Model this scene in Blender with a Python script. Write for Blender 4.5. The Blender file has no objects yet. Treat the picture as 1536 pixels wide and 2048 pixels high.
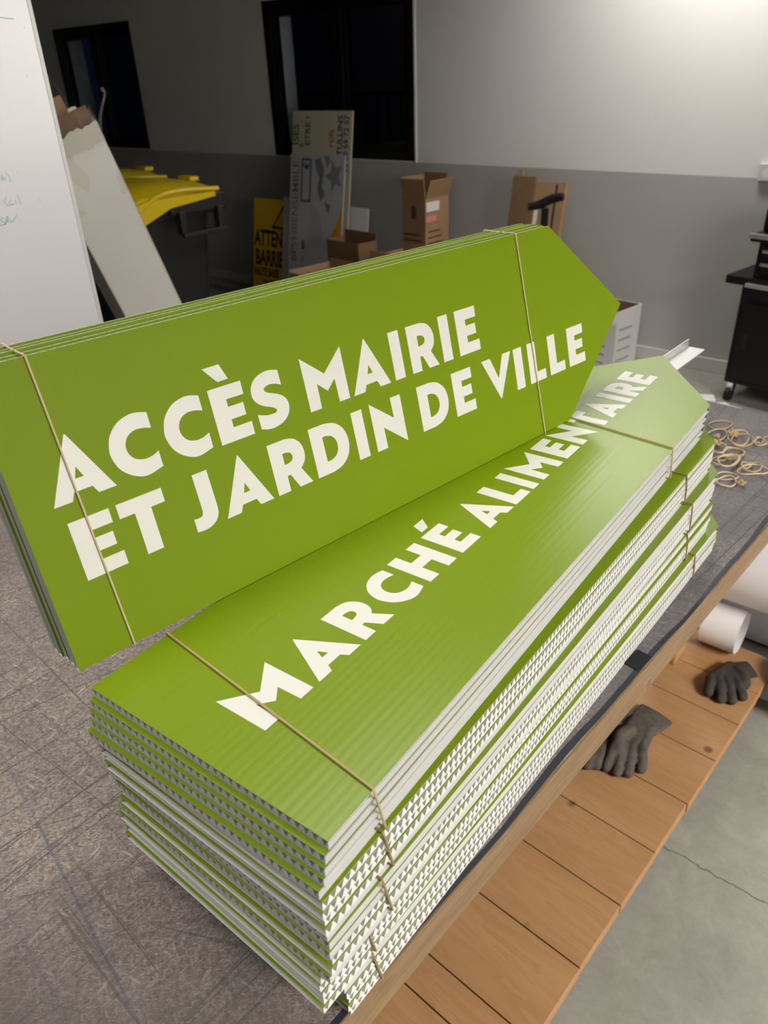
import bpy, bmesh, math, random
from mathutils import Vector, Matrix
R = random.Random(7)
PI = math.pi
C = bpy.context.scene.collection
sc = bpy.context.scene

# ------------------------------------------------------------------ camera
PHI = 0.07                                   # yaw of the sign pile in the room
Rs = Matrix(((0.8096430438634932, 0.585820620499233, -0.03594916023151781),
             (0.2710364504187568, -0.42751332472732706, -0.8624219383370232),
             (-0.5205933000604777, 0.6885103904651556, -0.5049119310866605)))
Rw = Rs @ Matrix.Rotation(PHI, 3, 'Z').transposed()
cam_d = bpy.data.cameras.new('camera')
cam = bpy.data.objects.new('camera', cam_d); C.objects.link(cam)
cx, cy, cz = Vector(Rw[0]), -Vector(Rw[1]), -Vector(Rw[2])
cam.matrix_world = Matrix.Translation((0.58368, -0.22361, 1.54718)) @ Matrix((cx, cy, cz)).transposed().to_4x4()
cam_d.sensor_fit = 'VERTICAL'; cam_d.sensor_height = 36; cam_d.sensor_width = 27
cam_d.lens = 36 * 1505.03 / 2048
cam_d.clip_start = 0.02
cam_d.dof.use_dof = True; cam_d.dof.focus_distance = 0.92; cam_d.dof.aperture_fstop = 7.5
sc.camera = cam

# ------------------------------------------------------------------ world, lights, exposure
w = bpy.data.worlds.new('world'); sc.world = w; w.use_nodes = True
w.node_tree.nodes['Background'].inputs[0].default_value = (0.03, 0.05, 0.12, 1)
w.node_tree.nodes['Background'].inputs[1].default_value = 0.035
sc.view_settings.view_transform = 'Standard'; sc.view_settings.look = 'None'
sc.view_settings.gamma = 1; sc.view_settings.use_curve_mapping = False
sc.view_settings.exposure = 0.62
# ceiling panels: centre x, y, z, size x, size y, watts
PANELS = [(-0.35, 0.85, 2.72, 0.6, 1.1, 7.5), (-0.9, 3.62, 2.72, 0.7, 0.3, 17), (3.0, 0.5, 2.45, 1.0, 1.4, 136), (-0.7, -0.8, 2.72, 0.6, 1.2, 12)]  # last panel is added to brighten the whiteboard

# ------------------------------------------------------------------ tree helpers
def thing(name, label, cat, loc=(0, 0, 0), rotz=0, group=None):
    o = bpy.data.objects.new(name, None); C.objects.link(o)
    o.location = loc; o.rotation_euler = (0, 0, rotz); o.empty_display_size = .05
    o['label'] = label; o['category'] = cat
    if group: o['group'] = group
    return o
def tag(o, label, cat, group=None):
    o['label'] = label; o['category'] = cat
    if group: o['group'] = group
    return o
def obj(name, me, mat=None, parent=None, smooth=False):
    if isinstance(me, bmesh.types.BMesh):
        bm = me; bmesh.ops.recalc_face_normals(bm, faces=bm.faces)
        me = bpy.data.meshes.new(name); bm.to_mesh(me); bm.free()
    if mat is not None:
        for m in (mat if isinstance(mat, (list, tuple)) else [mat]): me.materials.append(m)
    if smooth:
        for p in me.polygons: p.use_smooth = True
        try: me.set_sharp_from_angle(angle=math.radians(40))
        except Exception: pass
    o = bpy.data.objects.new(name, me); C.objects.link(o)
    if parent is not None: o.parent = parent
    return o
def struct(name, me, mat, smooth=False):
    o = obj(name, me, mat, None, smooth); o['kind'] = 'structure'; return o

# ------------------------------------------------------------------ shape helpers
def box(bm, lo, hi, bev=0, M=None, mi=0, seg=2):
    r = bmesh.ops.create_cube(bm, size=1.0); vs = r['verts']
    for v in vs:
        v.co = Vector([lo[i] + (v.co[i] + .5) * (hi[i] - lo[i]) for i in range(3)])
    fs = set(f for v in vs for f in v.link_faces)
    if bev:
        es = list(set(e for f in fs for e in f.edges))
        g = bmesh.ops.bevel(bm, geom=es, offset=bev, segments=seg, affect='EDGES', profile=.6)
        fs = set(g['faces']) | set(f for f in fs if f.is_valid)
        vs = list(set(v for f in fs for v in f.verts))
    for f in fs:
        if f.is_valid: f.material_index = mi
    if M is not None:
        for v in vs: v.co = M @ v.co
    return vs
def bx(lo, hi, bev=0, M=None):
    bm = bmesh.new(); box(bm, lo, hi, bev, M); return bm
def tube(bm, pts, r, closed=False, n=8, flat=1.0, cap=True):
    pts = [Vector(p) for p in pts]; N = len(pts); rings = []
    up0 = None
    for i in range(N):
        a = pts[(i - 1) % N] if (closed or i > 0) else pts[i]
        b = pts[(i + 1) % N] if (closed or i < N - 1) else pts[i]
        t = (b - a).normalized()
        if up0 is None:
            up0 = Vector((0, 0, 1)) if abs(t.z) < .9 else Vector((1, 0, 0))
        u = (up0 - t * up0.dot(t))
        if u.length < 1e-5: u = t.orthogonal()
        u.normalize(); up0 = u
        v = t.cross(u); rr = r[i] if isinstance(r, (list, tuple)) else r
        rings.append([bm.verts.new(pts[i] + (u * math.cos(2 * PI * k / n) * flat + v * math.sin(2 * PI * k / n)) * rr) for k in range(n)])
    for i in range(N if closed else N - 1):
        A, B = rings[i], rings[(i + 1) % N]
        for k in range(n): bm.faces.new((A[k], A[(k + 1) % n], B[(k + 1) % n], B[k]))
    if not closed and cap:
        bm.faces.new(rings[0][::-1]); bm.faces.new(rings[-1])
def prism(bm, poly, z0, z1, M=None):
    a = [bm.verts.new((p[0], p[1], z0)) for p in poly]; b = [bm.verts.new((p[0], p[1], z1)) for p in poly]
    n = len(poly)
    bm.faces.new(a[::-1]); bm.faces.new(b)
    for i in range(n): bm.faces.new((a[i], a[(i + 1) % n], b[(i + 1) % n], b[i]))
    if M is not None:
        for v in a + b: v.co = M @ v.co
def cyl(bm, p0, p1, r, n=24, r2=None):
    tube(bm, [p0, p1], [r, r if r2 is None else r2], n=n)
def catmull(P, n=8, closed=False):
    P = [Vector(p) for p in P]; N = len(P); out = []
    for i in range(N if closed else N - 1):
        g = lambda k: P[k % N] if closed else P[max(0, min(N - 1, k))]
        p0, p1, p2, p3 = g(i - 1), g(i), g(i + 1), g(i + 2)
        for j in range(n):
            t = j / n
            out.append(.5 * ((2 * p1) + (p2 - p0) * t + (2 * p0 - 5 * p1 + 4 * p2 - p3) * t * t + (3 * p1 - p0 - 3 * p2 + p3) * t ** 3))
    if not closed: out.append(P[-1])
    return out
def fillmesh(loops, extrude, name='fill'):
    """flat outlines (holes by even-odd) -> thin solid mesh in the xy plane, bottom at z=0"""
    cu = bpy.data.curves.new(name, 'CURVE'); cu.dimensions = '2D'; cu.fill_mode = 'BOTH'; cu.extrude = extrude / 2
    for L in loops:
        s = cu.splines.new('POLY'); s.points.add(len(L) - 1)
        for p, q in zip(s.points, L): p.co = (q[0], q[1], 0, 1)
        s.use_cyclic_u = True
    o = bpy.data.objects.new(name, cu); C.objects.link(o)
    me = bpy.data.meshes.new_from_object(o.evaluated_get(bpy.context.evaluated_depsgraph_get()))
    bpy.data.objects.remove(o); bpy.data.curves.remove(cu)
    for v in me.vertices: v.co.z += extrude / 2
    me.materials.clear()
    return me
def textmesh(s, size, bold=0.0, extrude=.0006, align='LEFT', sx=1.0):
    cu = bpy.data.curves.new('txt', 'FONT'); cu.body = s; cu.size = size; cu.offset = bold; cu.extrude = extrude / 2
    cu.align_x = align; cu.resolution_u = 3
    o = bpy.data.objects.new('txt', cu); C.objects.link(o)
    me = bpy.data.meshes.new_from_object(o.evaluated_get(bpy.context.evaluated_depsgraph_get()))
    bpy.data.objects.remove(o); bpy.data.curves.remove(cu)
    for v in me.vertices: v.co.z += extrude / 2; v.co.x *= sx
    me.materials.clear()
    return me
def xf(me, M):
    me.transform(M); return me
def joinmesh(meshes):
    bm = bmesh.new()
    for m in meshes: bm.from_mesh(m); bpy.data.meshes.remove(m)
    return bm

# ------------------------------------------------------------------ materials
def mat(name, col, rough=.5, spec=.5, metal=0, nodes=None, **kw):
    m = bpy.data.materials.new(name); m.use_nodes = True
    nt = m.node_tree; b = nt.nodes['Principled BSDF']
    b.inputs['Base Color'].default_value = (*col, 1); b.inputs['Roughness'].default_value = rough
    b.inputs['Metallic'].default_value = metal; b.inputs['Specular IOR Level'].default_value = spec
    for k, v in kw.items(): b.inputs[k.replace('_', ' ')].default_value = v
    if nodes: nodes(nt, b)
    return m
class N:
    """small node-writing helper"""
    def __init__(s, nt, coord='Object'):
        s.nt = nt; s.tc = nt.nodes.new('ShaderNodeTexCoord'); s.co = s.tc.outputs[coord]
    def new(s, t, **kw):
        n = s.nt.nodes.new(t)
        for k, v in kw.items(): setattr(n, k, v)
        return n
    def link(s, a, b): s.nt.links.new(a, b)
    def map(s, scale=(1, 1, 1), rot=(0, 0, 0), loc=(0, 0, 0)):
        src = s.co
        if any(rot):
            m = s.new('ShaderNodeMapping'); s.link(src, m.inputs[0]); m.inputs['Rotation'].default_value = rot; src = m.outputs[0]
        n = s.new('ShaderNodeMapping'); s.link(src, n.inputs[0])
        n.inputs['Scale'].default_value = scale; n.inputs['Location'].default_value = loc
        return n.outputs[0]
    def noise(s, vec, scale=5, detail=4, rough=.55, dist=0):
        n = s.new('ShaderNodeTexNoise'); s.link(vec, n.inputs['Vector'])
        n.inputs['Scale'].default_value = scale; n.inputs['Detail'].default_value = detail
        n.inputs['Roughness'].default_value = rough; n.inputs['Distortion'].default_value = dist
        return n.outputs[0]
    def voro(s, vec, scale=5, feature='F1', out='Distance', rand=1):
        n = s.new('ShaderNodeTexVoronoi', feature=feature); s.link(vec, n.inputs['Vector'])
        n.inputs['Scale'].default_value = scale; n.inputs['Randomness'].default_value = rand
        return n.outputs[out]
    def ramp(s, fac, stops, interp='LINEAR'):
        n = s.new('ShaderNodeValToRGB'); s.link(fac, n.inputs[0]); cr = n.color_ramp; cr.interpolation = interp
        while len(cr.elements) < len(stops): cr.elements.new(.5)
        for e, (p, c) in zip(cr.elements, stops):
            e.position = p; e.color = (*c, 1) if isinstance(c, (tuple, list)) else (c, c, c, 1)
        return n.outputs[0]
    def mix(s, fac, a, b, mode='MIX'):
        n = s.new('ShaderNodeMix', data_type='RGBA', blend_type=mode)
        for v, k in ((fac, 0), (a, 6), (b, 7)):
            if isinstance(v, (int, float)): n.inputs[k].default_value = v if k == 0 else (v, v, v, 1)
            elif isinstance(v, tuple): n.inputs[k].default_value = (*v, 1)
            else: s.link(v, n.inputs[k])
        return n.outputs[2]
    def math(s, op, a, b=0):
        n = s.new('ShaderNodeMath', operation=op)
        for v, k in ((a, 0), (b, 1)):
            if isinstance(v, (int, float)): n.inputs[k].default_value = v
            else: s.link(v, n.inputs[k])
        return n.outputs[0]
    def sep(s, vec):
        n = s.new('ShaderNodeSeparateXYZ'); s.link(vec, n.inputs[0]); return n.outputs
    def bump(s, h, b, strength=.3, dist=.002):
        n = s.new('ShaderNodeBump'); s.link(h, n.inputs['Height']); n.inputs['Strength'].default_value = strength
        n.inputs['Distance'].default_value = dist; s.link(n.outputs[0], b.inputs['Normal'])

def n_green(along):
    def f(nt, b):
        k = N(nt); x = k.sep(k.co)
        s = x[0] if along else x[1]
        wv = k.math('SINE', k.math('MULTIPLY', s, 2 * PI / .0091))
        n1 = k.noise(k.map((46, 1.2, 1) if along else (1.2, 46, 1)), 1.0, 3)
        h = k.math('ADD', k.math('MULTIPLY', wv, .10), k.math('MULTIPLY', n1, 1.5))
        k.bump(h, b, .30 if along else .05, .0006)
        fine = k.noise(k.co, 900, 2)
        k.link(k.mix(k.math('MULTIPLY', fine, .12), (.190, .283, .003), (.222, .318, .006)), b.inputs['Base Color'])
    return f
M = {}
M['green_l'] = mat('green_film_ribbed', (.24, .34, .01), .31, .5, nodes=n_green(True))
M['green_x'] = mat('green_film', (.24, .34, .01), .5, .14, nodes=n_green(False))
M['letter'] = mat('white_lettering', (.80, .79, .75), .38, .45)
M['fluted'] = mat('white_fluted_plastic', (.70, .70, .68), .45, .4, Subsurface_Weight=.0)
def n_wall(nt, b):
    k = N(nt); z = k.sep(k.co)[2]
    n = k.noise(k.co, 260, 3)
    st = k.math('GREATER_THAN', z, 1.02)
    k.link(k.mix(st, (.45, .443, .43), (.82, .815, .80)), b.inputs['Base Color'])
    k.bump(n, b, .25, .002)
M['wall'] = mat('two_tone_paint', (.8, .8, .78), .6, .3, nodes=n_wall)
def n_plain(nt, b):
    k = N(nt); k.bump(k.noise(k.co, 200, 3), b, .2, .002)
M['wall_dark'] = mat('dull_wall_paint', (.12, .115, .11), .7, .3, nodes=n_plain)
M['ceil'] = mat('dark_ceiling', (.06, .06, .06), .8, .2, nodes=n_plain)
def n_conc(nt, b):
    k = N(nt)
    a = k.noise(k.co, 2.2, 6, .6); c = k.noise(k.co, 14, 6, .7, .6); d = k.noise(k.co, 90, 4, .7)
    col = k.ramp(k.math('ADD', k.math('MULTIPLY', a, .45), k.math('ADD', k.math('MULTIPLY', c, .4), k.math('MULTIPLY', d, .15))),
                 [(.3, (.19, .188, .16)), (.52, (.285, .28, .245)), (.72, (.40, .395, .355))])
    # thin pale scuffs and one saw joint
    sc1 = k.ramp(k.noise(k.map((3, 60, 1), (0, 0, .6)), 1.6, 5, .7, 1.2), [(.66, 0.0), (.74, .35)])
    col = k.mix(sc1, col, (.42, .42, .39))
    y = k.sep(k.co)[1]
    j = k.math('LESS_THAN', k.math('ABSOLUTE', k.math('ADD', k.math('SUBTRACT', y, .992), k.math('MULTIPLY', k.math('SUBTRACT', k.noise(k.co, 30, 3), .5), .02))), .0022)
    col = k.mix(k.math('MULTIPLY', j, .7), col, (.10, .085, .06))
    k.link(col, b.inputs['Base Color']); k.bump(d, b, .15, .002)
M['concrete'] = mat('grey_concrete', (.25, .25, .23), .55, .4, nodes=n_conc)
def n_chip(nt, b):
    k = N(nt)
    wob = k.noise(k.co, 35, 2)
    g = k.math('ADD', k.math('MULTIPLY', k.noise(k.co, 160, 4, .7), .6), k.math('MULTIPLY', k.noise(k.map((30, 90, 1), (0, 0, .5)), 3, 4, .7), .4))
    col = k.ramp(g, [(.34, (.10, .078, .067)), (.48, (.235, .192, .168)), (.60, (.33, .278, .247)), (.72, (.46, .40, .36))])
    for sc_, rz, o_, th in (((90, 420, 1), .35, 0, .6), ((120, 520, 1), 1.75, 1, .55), ((105, 470, 1), -.8, 2, .55), ((150, 620, 1), .95, 0, .5), ((170, 650, 1), 2.5, 1, .5), ((36, 200, 1), 1.3, 2, .92), ((42, 230, 1), -.25, 1, .93)):
        mp = k.map(sc_, (0, 0, rz), (rz * 3, rz * 7, 0))
        c = k.sep(k.voro(mp, 1, out='Color')); d = k.voro(mp, 1)
        msk = k.math('MULTIPLY', k.math('GREATER_THAN', c[o_], th), k.ramp(d, [(.30, 1.0), (.42, 0.0)]))
        fc = k.ramp(c[(o_ + 1) % 3], [(.0, (.20, .16, .14)), (.35, (.38, .32, .285)), (.75, (.52, .45, .40)), (1, (.68, .60, .54))])
        col = k.mix(k.math('MULTIPLY', msk, .55 if th < .9 else .7), col, fc)
    # dirt and old ink
    big = k.noise(k.co, 3.4, 6, .65)
    col = k.mix(k.ramp(big, [(.42, 0.0), (.68, .5)]), col, (.13, .108, .098))
    x, y, z = k.sep(k.co)
    ink = k.ramp(k.noise(k.map((1, 1.6, 1), loc=(3, 7, 0)), 2.6, 5, .65), [(.36, 0.3), (.56, .88)])
    far = k.ramp(y, [(.1, 0.08), (.9, 1.0)])
    col = k.mix(k.math('MULTIPLY', ink, far), col, (.115, .112, .135))
    # scored cut lines running both ways over the board
    rl = random.Random(21); acc = None; blue = None
    for i in range(84):
        ang = (0 if i % 2 else PI / 2) + rl.gauss(0, .07) + (rl.choice((.5, -.6)) if i % 9 == 8 else 0)
        px_, py_ = rl.uniform(-1.1, -.02), rl.uniform(-.3, 1.7)
        nx, ny = math.cos(ang), math.sin(ang); c = nx * px_ + ny * py_
        d = k.math('ADD', k.math('ADD', k.math('MULTIPLY', x, nx), k.math('MULTIPLY', y, ny)), -c)
        d = k.math('ABSOLUTE', k.math('ADD', d, k.math('MULTIPLY', k.math('SUBTRACT', wob, .5), .003)))
        wd = rl.uniform(.0009, .0021) if i % 6 else .003
        l = k.math('MULTIPLY', k.math('SUBTRACT', 1, k.math('MINIMUM', k.math('DIVIDE', d, wd), 1)), rl.uniform(.35, .9))
        if i % 6 == 0: blue = l if blue is None else k.math('MAXIMUM', blue, l)
        else: acc = l if acc is None else k.math('MAXIMUM', acc, l)
    patch = k.ramp(k.noise(k.map((1.3, 1.3, 1), loc=(1, 2, 0)), 4, 3), [(.34, .4), (.5, 1.0)])
    acc = k.math('MULTIPLY', acc, patch); blue = k.math('MULTIPLY', blue, k.ramp(k.noise(k.co, 5, 3), [(.4, .15), (.6, .9)]))
    hat = None
    for sx, sy, rz, th in ((2.2, 190, .03, .66), (190, 2.2, .02, .67), (3, 150, -.5, .70)):
        l = k.ramp(k.noise(k.map((sx, sy, 1), (0, 0, rz)), 1.0, 3, .55, .1), [(th - .03, 0.0), (th + .02, .7)])
        hat = l if hat is None else k.math('MAXIMUM', hat, l)
    hat = k.math('MULTIPLY', hat, k.ramp(k.noise(k.co, 2.7, 4), [(.42, .1), (.62, .9)]))
    col = k.mix(hat, col, (.075, .066, .07))
    col = k.mix(acc, col, (.045, .042, .05)); col = k.mix(blue, col, (.06, .07, .15))
    pale = k.ramp(k.noise(k.map((5, 120, 1), (0, 0, .9)), 1.3, 4, .6, .3), [(.70, 0.0), (.75, .6)])
    col = k.mix(pale, col, (.60, .55, .50))
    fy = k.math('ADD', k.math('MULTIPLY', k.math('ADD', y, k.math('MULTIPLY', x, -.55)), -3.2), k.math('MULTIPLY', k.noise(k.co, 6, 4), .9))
    grime_shade = k.ramp(fy, [(.0, 0.0), (.6, .8)])  # front corner: dirt plus the pile's shade painted into the board colour
    col = k.mix(grime_shade, col, (.07, .057, .049))
    k.link(col, b.inputs['Base Color']); k.bump(g, b, .3, .0008)
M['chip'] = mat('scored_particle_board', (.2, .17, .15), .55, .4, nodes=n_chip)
def n_wood(light, dark, sc_, rot=(0, 0, 0)):
    def f(nt, b):
        k = N(nt)
        m = k.map(sc_, rot)
        a = k.noise(m, 1, 5, .6, .7)
        rings = k.math('FRACT', k.math('MULTIPLY', a, 7))
        g = k.math('ADD', k.math('MULTIPLY', a, .6), k.math('MULTIPLY', rings, .25))
        col = k.ramp(g, [(.2, dark), (.5, tuple((x + y) / 2 for x, y in zip(light, dark))), (.75, light)])
        fine = k.noise(k.map(tuple(s * 9 for s in sc_), rot), 1, 3)
        col = k.mix(k.math('MULTIPLY', fine, .35), col, dark)
        kn = k.ramp(k.voro(k.map((7, 7, 7)), 1), [(.05, .85), (.10, 0.0)])
        col = k.mix(kn, col, (.10, .045, .02))
        k.link(col, b.inputs['Base Color']); k.bump(fine, b, .12, .001)
    return f
M['pine'] = mat('oiled_pine', (.5, .28, .13), .5, .4, nodes=n_wood((.50, .29, .14), (.36, .19, .082), (1.6, 14, 14)))
M['pine_leg'] = mat('pine_leg', (.5, .28, .13), .5, .4, nodes=n_wood((.55, .31, .14), (.40, .21, .09), (14, 14, 1.6)))
M['edge'] = mat('worn_spruce_edge', (.4, .27, .15), .6, .3, nodes=n_wood((.36, .235, .125), (.16, .098, .05), (60, 5, 60)))
M['film'] = mat('dark_blue_film', (.030, .034, .050), .3, .5)
M['tape'] = mat('black_tape', (.012, .013, .015), .45, .4)
M['band'] = mat('tan_rubber', (.50, .36, .18), .5, .4)
M['band2'] = mat('pale_rubber', (.66, .52, .33), .5, .4)
M['band3'] = mat('dark_rubber', (.30, .20, .09), .5, .4)
M['foam'] = mat('white_foam_board', (.80, .80, .78), .6, .3)
M['board'] = mat('whiteboard_enamel', (.92, .925, .93), .25, .5)
M['alu'] = mat('brushed_aluminium', (.72, .71, .69), .35, .5, .85)
M['whiteplast'] = mat('white_plastic', (.80, .80, .78), .35, .5)
M['ink'] = mat('teal_marker', (.10, .50, .46), .5, .3)
M['smudge'] = mat('grey_marker_smudge', (.42, .44, .44), .6, .2)
def n_card(c1, c2):
    def f(nt, b):
        k = N(nt); a = k.noise(k.co, 9, 4); l = k.noise(k.map((2, 2, 150)), 1, 2)
        k.link(k.mix(k.math('ADD', k.math('MULTIPLY', a, .6), k.math('MULTIPLY', l, .3)), c1, c2), b.inputs['Base Color'])
    return f
M['card'] = mat('brown_cardboard', (.36, .22, .12), .75, .2, nodes=n_card((.30, .18, .095), (.44, .28, .16)))
M['carddark'] = mat('dark_cardboard', (.2, .12, .07), .8, .2, nodes=n_card((.17, .10, .055), (.27, .165, .09)))
def n_carton(nt, b):
    k = N(nt); a = k.noise(k.co, 7, 4); z = k.sep(k.co)[2]
    col = k.mix(k.math('MULTIPLY', a, .6), (.90, .875, .82), (.80, .77, .71))
    t = k.math('MULTIPLY', k.ramp(k.noise(k.map((9, 9, 5)), 1, 1), [(.5, 0.0), (.52, 1.0)], 'CONSTANT'), k.math('GREATER_THAN', z, 1.28))
    k.link(k.mix(k.math('MULTIPLY', t, .45), col, (.72, .66, .50)), b.inputs['Base Color'])
    k.bump(k.noise(k.co, 24, 4), b, .25, .004)
M['carton'] = mat('white_carton_paper', (.74, .71, .66), .55, .35, nodes=n_carton)
M['clear'] = mat('clear_tape', (.95, .93, .88), .12, .6, Transmission_Weight=.95, IOR=1.15)
M['yellow'] = mat('yellow_lid_plastic', (.86, .62, .012), .38, .45)
M['bin'] = mat('anthracite_bin_plastic', (.020, .021, .023), .42, .45)
M['black'] = mat('black_powder_coat', (.007, .007, .007), .5, .3)
M['blackgloss'] = mat('black_frame', (.006, .006, .006), .3, .5)
M['chrome'] = mat('chrome', (.8, .82, .84), .12, .5, 1)
M['rubber'] = mat('black_wheel_rubber', (.015, .015, .016), .6, .3)
M['signyel'] = mat('yellow_sign_board', (.80, .48, .015), .45, .4)
M['ink_black'] = mat('black_print', (.008, .008, .009), .5, .3)
M['cream'] = mat('cream_panel', (.62, .58, .44), .5, .4)
M['silver'] = mat('silver_grey_print', (.50, .51, .53), .45, .4)
M['greyprint'] = mat('mid_grey_print', (.20, .205, .22), .5, .3)
M['star'] = mat('slate_print', (.25, .26, .29), .5, .3)
M['navy'] = mat('navy_print', (.03, .035, .10), .5, .3)
M['dgreen'] = mat('green_print', (.02, .15, .03), .5, .3)
M['orange'] = mat('orange_print', (.60, .13, .02), .5, .3)
M['amber'] = mat('amber_print', (.75, .33, .02), .5, .3)
M['paper'] = mat('white_vinyl_paper', (.84, .82, .84), .4, .45)
M['label'] = mat('paper_label', (.78, .78, .78), .6, .3)
M['pink'] = mat('pink_label', (.70, .28, .27), .6, .3)
M['print'] = mat('dark_box_print', (.10, .065, .04), .7, .2)
M['tile'] = mat('pale_skirting_tile', (.60, .585, .56), .4, .4)
M['socket'] = mat('pale_socket_plastic', (.66, .63, .62), .45, .4)
def n_glove(nt, b):
    k = N(nt); a = k.noise(k.co, 45, 4); f = k.noise(k.co, 600, 2)
    k.link(k.mix(a, (.022, .020, .018), (.085, .072, .058)), b.inputs['Base Color'])
    k.bump(k.math('ADD', k.math('MULTIPLY', a, 2), f), b, .7, .003)
M['glove'] = mat('black_knit_glove', (.03, .028, .026), .75, .3, nodes=n_glove)
def n_glove2(nt, b):
    k = N(nt); a = k.noise(k.co, 45, 4); f = k.noise(k.co, 600, 2)
    k.link(k.mix(a, (.055, .048, .042), (.15, .125, .105)), b.inputs['Base Color'])
    k.bump(k.math('ADD', k.math('MULTIPLY', a, 2), f), b, .7, .003)
M['gloveg'] = mat('worn_grey_glove', (.09, .08, .07), .8, .25, nodes=n_glove2)
M['glass'] = mat('window_glass', (.9, .95, 1), .02, .5, Transmission_Weight=1.0, IOR=1.1)
M['ext'] = mat('outside_render', (.20, .19, .22), .8, .2, nodes=n_plain)
M['extdark'] = mat('outside_dark', (.03, .03, .035), .8, .2)
M['tarp'] = mat('blue_tarpaulin', (.03, .06, .30), .5, .3)
M['towel'] = mat('rose_cloth', (.45, .16, .20), .8, .2)
def emit(name, col, s):
    m = bpy.data.materials.new(name); m.use_nodes = True; nt = m.node_tree; nt.nodes.clear()
    e = nt.nodes.new('ShaderNodeEmission'); e.inputs[0].default_value = (*col, 1); e.inputs[1].default_value = s
    o = nt.nodes.new('ShaderNodeOutputMaterial'); nt.links.new(e.outputs[0], o.inputs[0]); return m
M['diffuser'] = emit('lamp_diffuser', (1, .96, .90), .6)
M['warm'] = emit('warm_street_glow', (1, .45, .15), .5)

# ------------------------------------------------------------------ the room
YW, XL, XR, YF, ZC = 4.10, -9.2, 3.6, -4.2, 2.80
def wall_with_windows(wins):
    bm = bmesh.new(); y0, y1 = YW, YW + .28
    xs = sorted([XL - .2, XR + .2] + [v for a in wins for v in a[:2]])
    for a, b_ in zip(xs[:-1], xs[1:]):
        win = [q for q in wins if abs(q[0] - a) < 1e-6]
        if win:
            box(bm, (a, y0, -.05), (b_, y1, win[0][2])); box(bm, (a, y0, win[0][3]), (b_, y1, ZC))
        else: box(bm, (a, y0, -.05), (b_, y1, ZC))
    return bm
WINS = [(-6.97, -5.755, 1.03, 1.985), (-4.135, -2.784, 1.025, 2.0)]
struct('wall_back', wall_with_windows(WINS), M['wall'])
struct('wall_left', bx((XL - .2, YF, -.05), (XL, YW, ZC)), M['wall_dark'])
struct('wall_right', bx((XR, YF, -.05), (XR + .2, YW, ZC)), M['wall'])
struct('wall_front', bx((XL - .2, YF - .2, -.05), (XR + .2, YF, ZC)), M['wall_dark'])
struct('floor', bx((XL - .2, YF - .2, -.15), (XR + .2, YW + .28, 0)), M['concrete'])
struct('ceiling', bx((XL - .2, YF - .2, ZC), (XR + .2, YW + .28, ZC + .1)), M['ceil'])
struct('baseboard_back', bx((XL, YW - .014, 0), (XR, YW, .078), .003), M['tile'])
def window(n, x0, x1, z0, z1, mull):
    t = bpy.data.objects.new('window_%d' % n, None); C.objects.link(t); t['kind'] = 'structure'
    t.location = ((x0 + x1) / 2, YW + .1, z0); cxm = (x0 + x1) / 2
    def part(name, lo, hi, m, bev=.003):
        return obj(name, bx((lo[0] - cxm, lo[1] - YW - .1, lo[2] - z0), (hi[0] - cxm, hi[1] - YW - .1, hi[2] - z0), bev), m, t)
    f = .06; y0, y1 = YW + .0, YW + .09
    part('frame_side', (x0, y0, z0), (x0 + f, y1, z1), M['blackgloss']); part('frame_side', (x1 - f, y0, z0), (x1, y1, z1), M['blackgloss'])
    part('frame_rail', (x0 + f, y0, z0), (x1 - f, y1, z0 + f), M['blackgloss']); part('frame_rail', (x0 + f, y0, z1 - f), (x1 - f, y1, z1), M['blackgloss'])
    part('mullion', (mull - .045, y0 + .01, z0 + f), (mull + .045, y1, z1 - f), M['blackgloss'])
    for a, b_ in ((x0 + f, mull - .045), (mull + .045, x1 - f)):
        s = .035
        for lo, hi in (((a, z0 + f), (a + s, z1 - f)), ((b_ - s, z0 + f), (b_, z1 - f)), ((a + s, z0 + f), (b_ - s, z0 + f + s)), ((a + s, z1 - f - s), (b_ - s, z1 - f))):
            part('sash_bar', (lo[0], y0 + .02, lo[1]), (hi[0], y1 - .015, hi[1]), M['blackgloss'])
        part('pane', (a + s, y0 + .045, z0 + f + s), (b_ - s, y0 + .05, z1 - f - s), M['glass'], 0)
    if n == 1: part('handle', (x0 + f + .01, y0 - .035, 1.3), (x0 + f + .03, y0 + .02, 1.46), M['blackgloss'], .006)
    return t
window(1, *WINS[1], -3.45); window(2, *WINS[0], -6.35)
struct('trim_1', bx((-2.784, YW - .006, 1.02), (-2.770, YW + .02, 2.01)), M['whiteplast'])

# night outside the right window
def ground():
    return bx((XL - 2, YW + .28, -.3), (XR + 2, 13, -.2))
struct('ground_outside', ground(), M['extdark'])
t = thing('exterior_house', 'dim rendered house facade outside the window at night', 'house', (-7.5, 10.5, -.2))
obj('facade', bx((-9, 0, 0), (6, .4, 9)), M['ext'], t)
for x, z in ((-3.9, 2.35), (.2, 2.3), (1.7, 2.6)):
    f_ = obj('shutter_window', bx((x, -.03, z), (x + .75, .02, z + .8)), M['extdark'], t)
obj('wall_lamp', bx((1.2, -.1, 3.1), (1.35, 0, 3.25)), M['warm'], t)
ld = bpy.data.lights.new('outside_lamp_light', 'POINT'); ld.energy = 7; ld.color = (1, .72, .6); ld.shadow_soft_size = .06
lo_ = bpy.data.objects.new('outside_lamp_light', ld); C.objects.link(lo_); lo_.parent = t; lo_.location = (1.27, -.22, 3.1)
t = thing('railing', 'dark metal garden railing seen through the window', 'fence', (-6.2, 8.2, -.2))
bm = bmesh.new()
for z in (.55, 1.5): box(bm, (-2.2, -.015, z), (3.2, .015, z + .03))
obj('rail', bm, M['extdark'], t)
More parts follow.
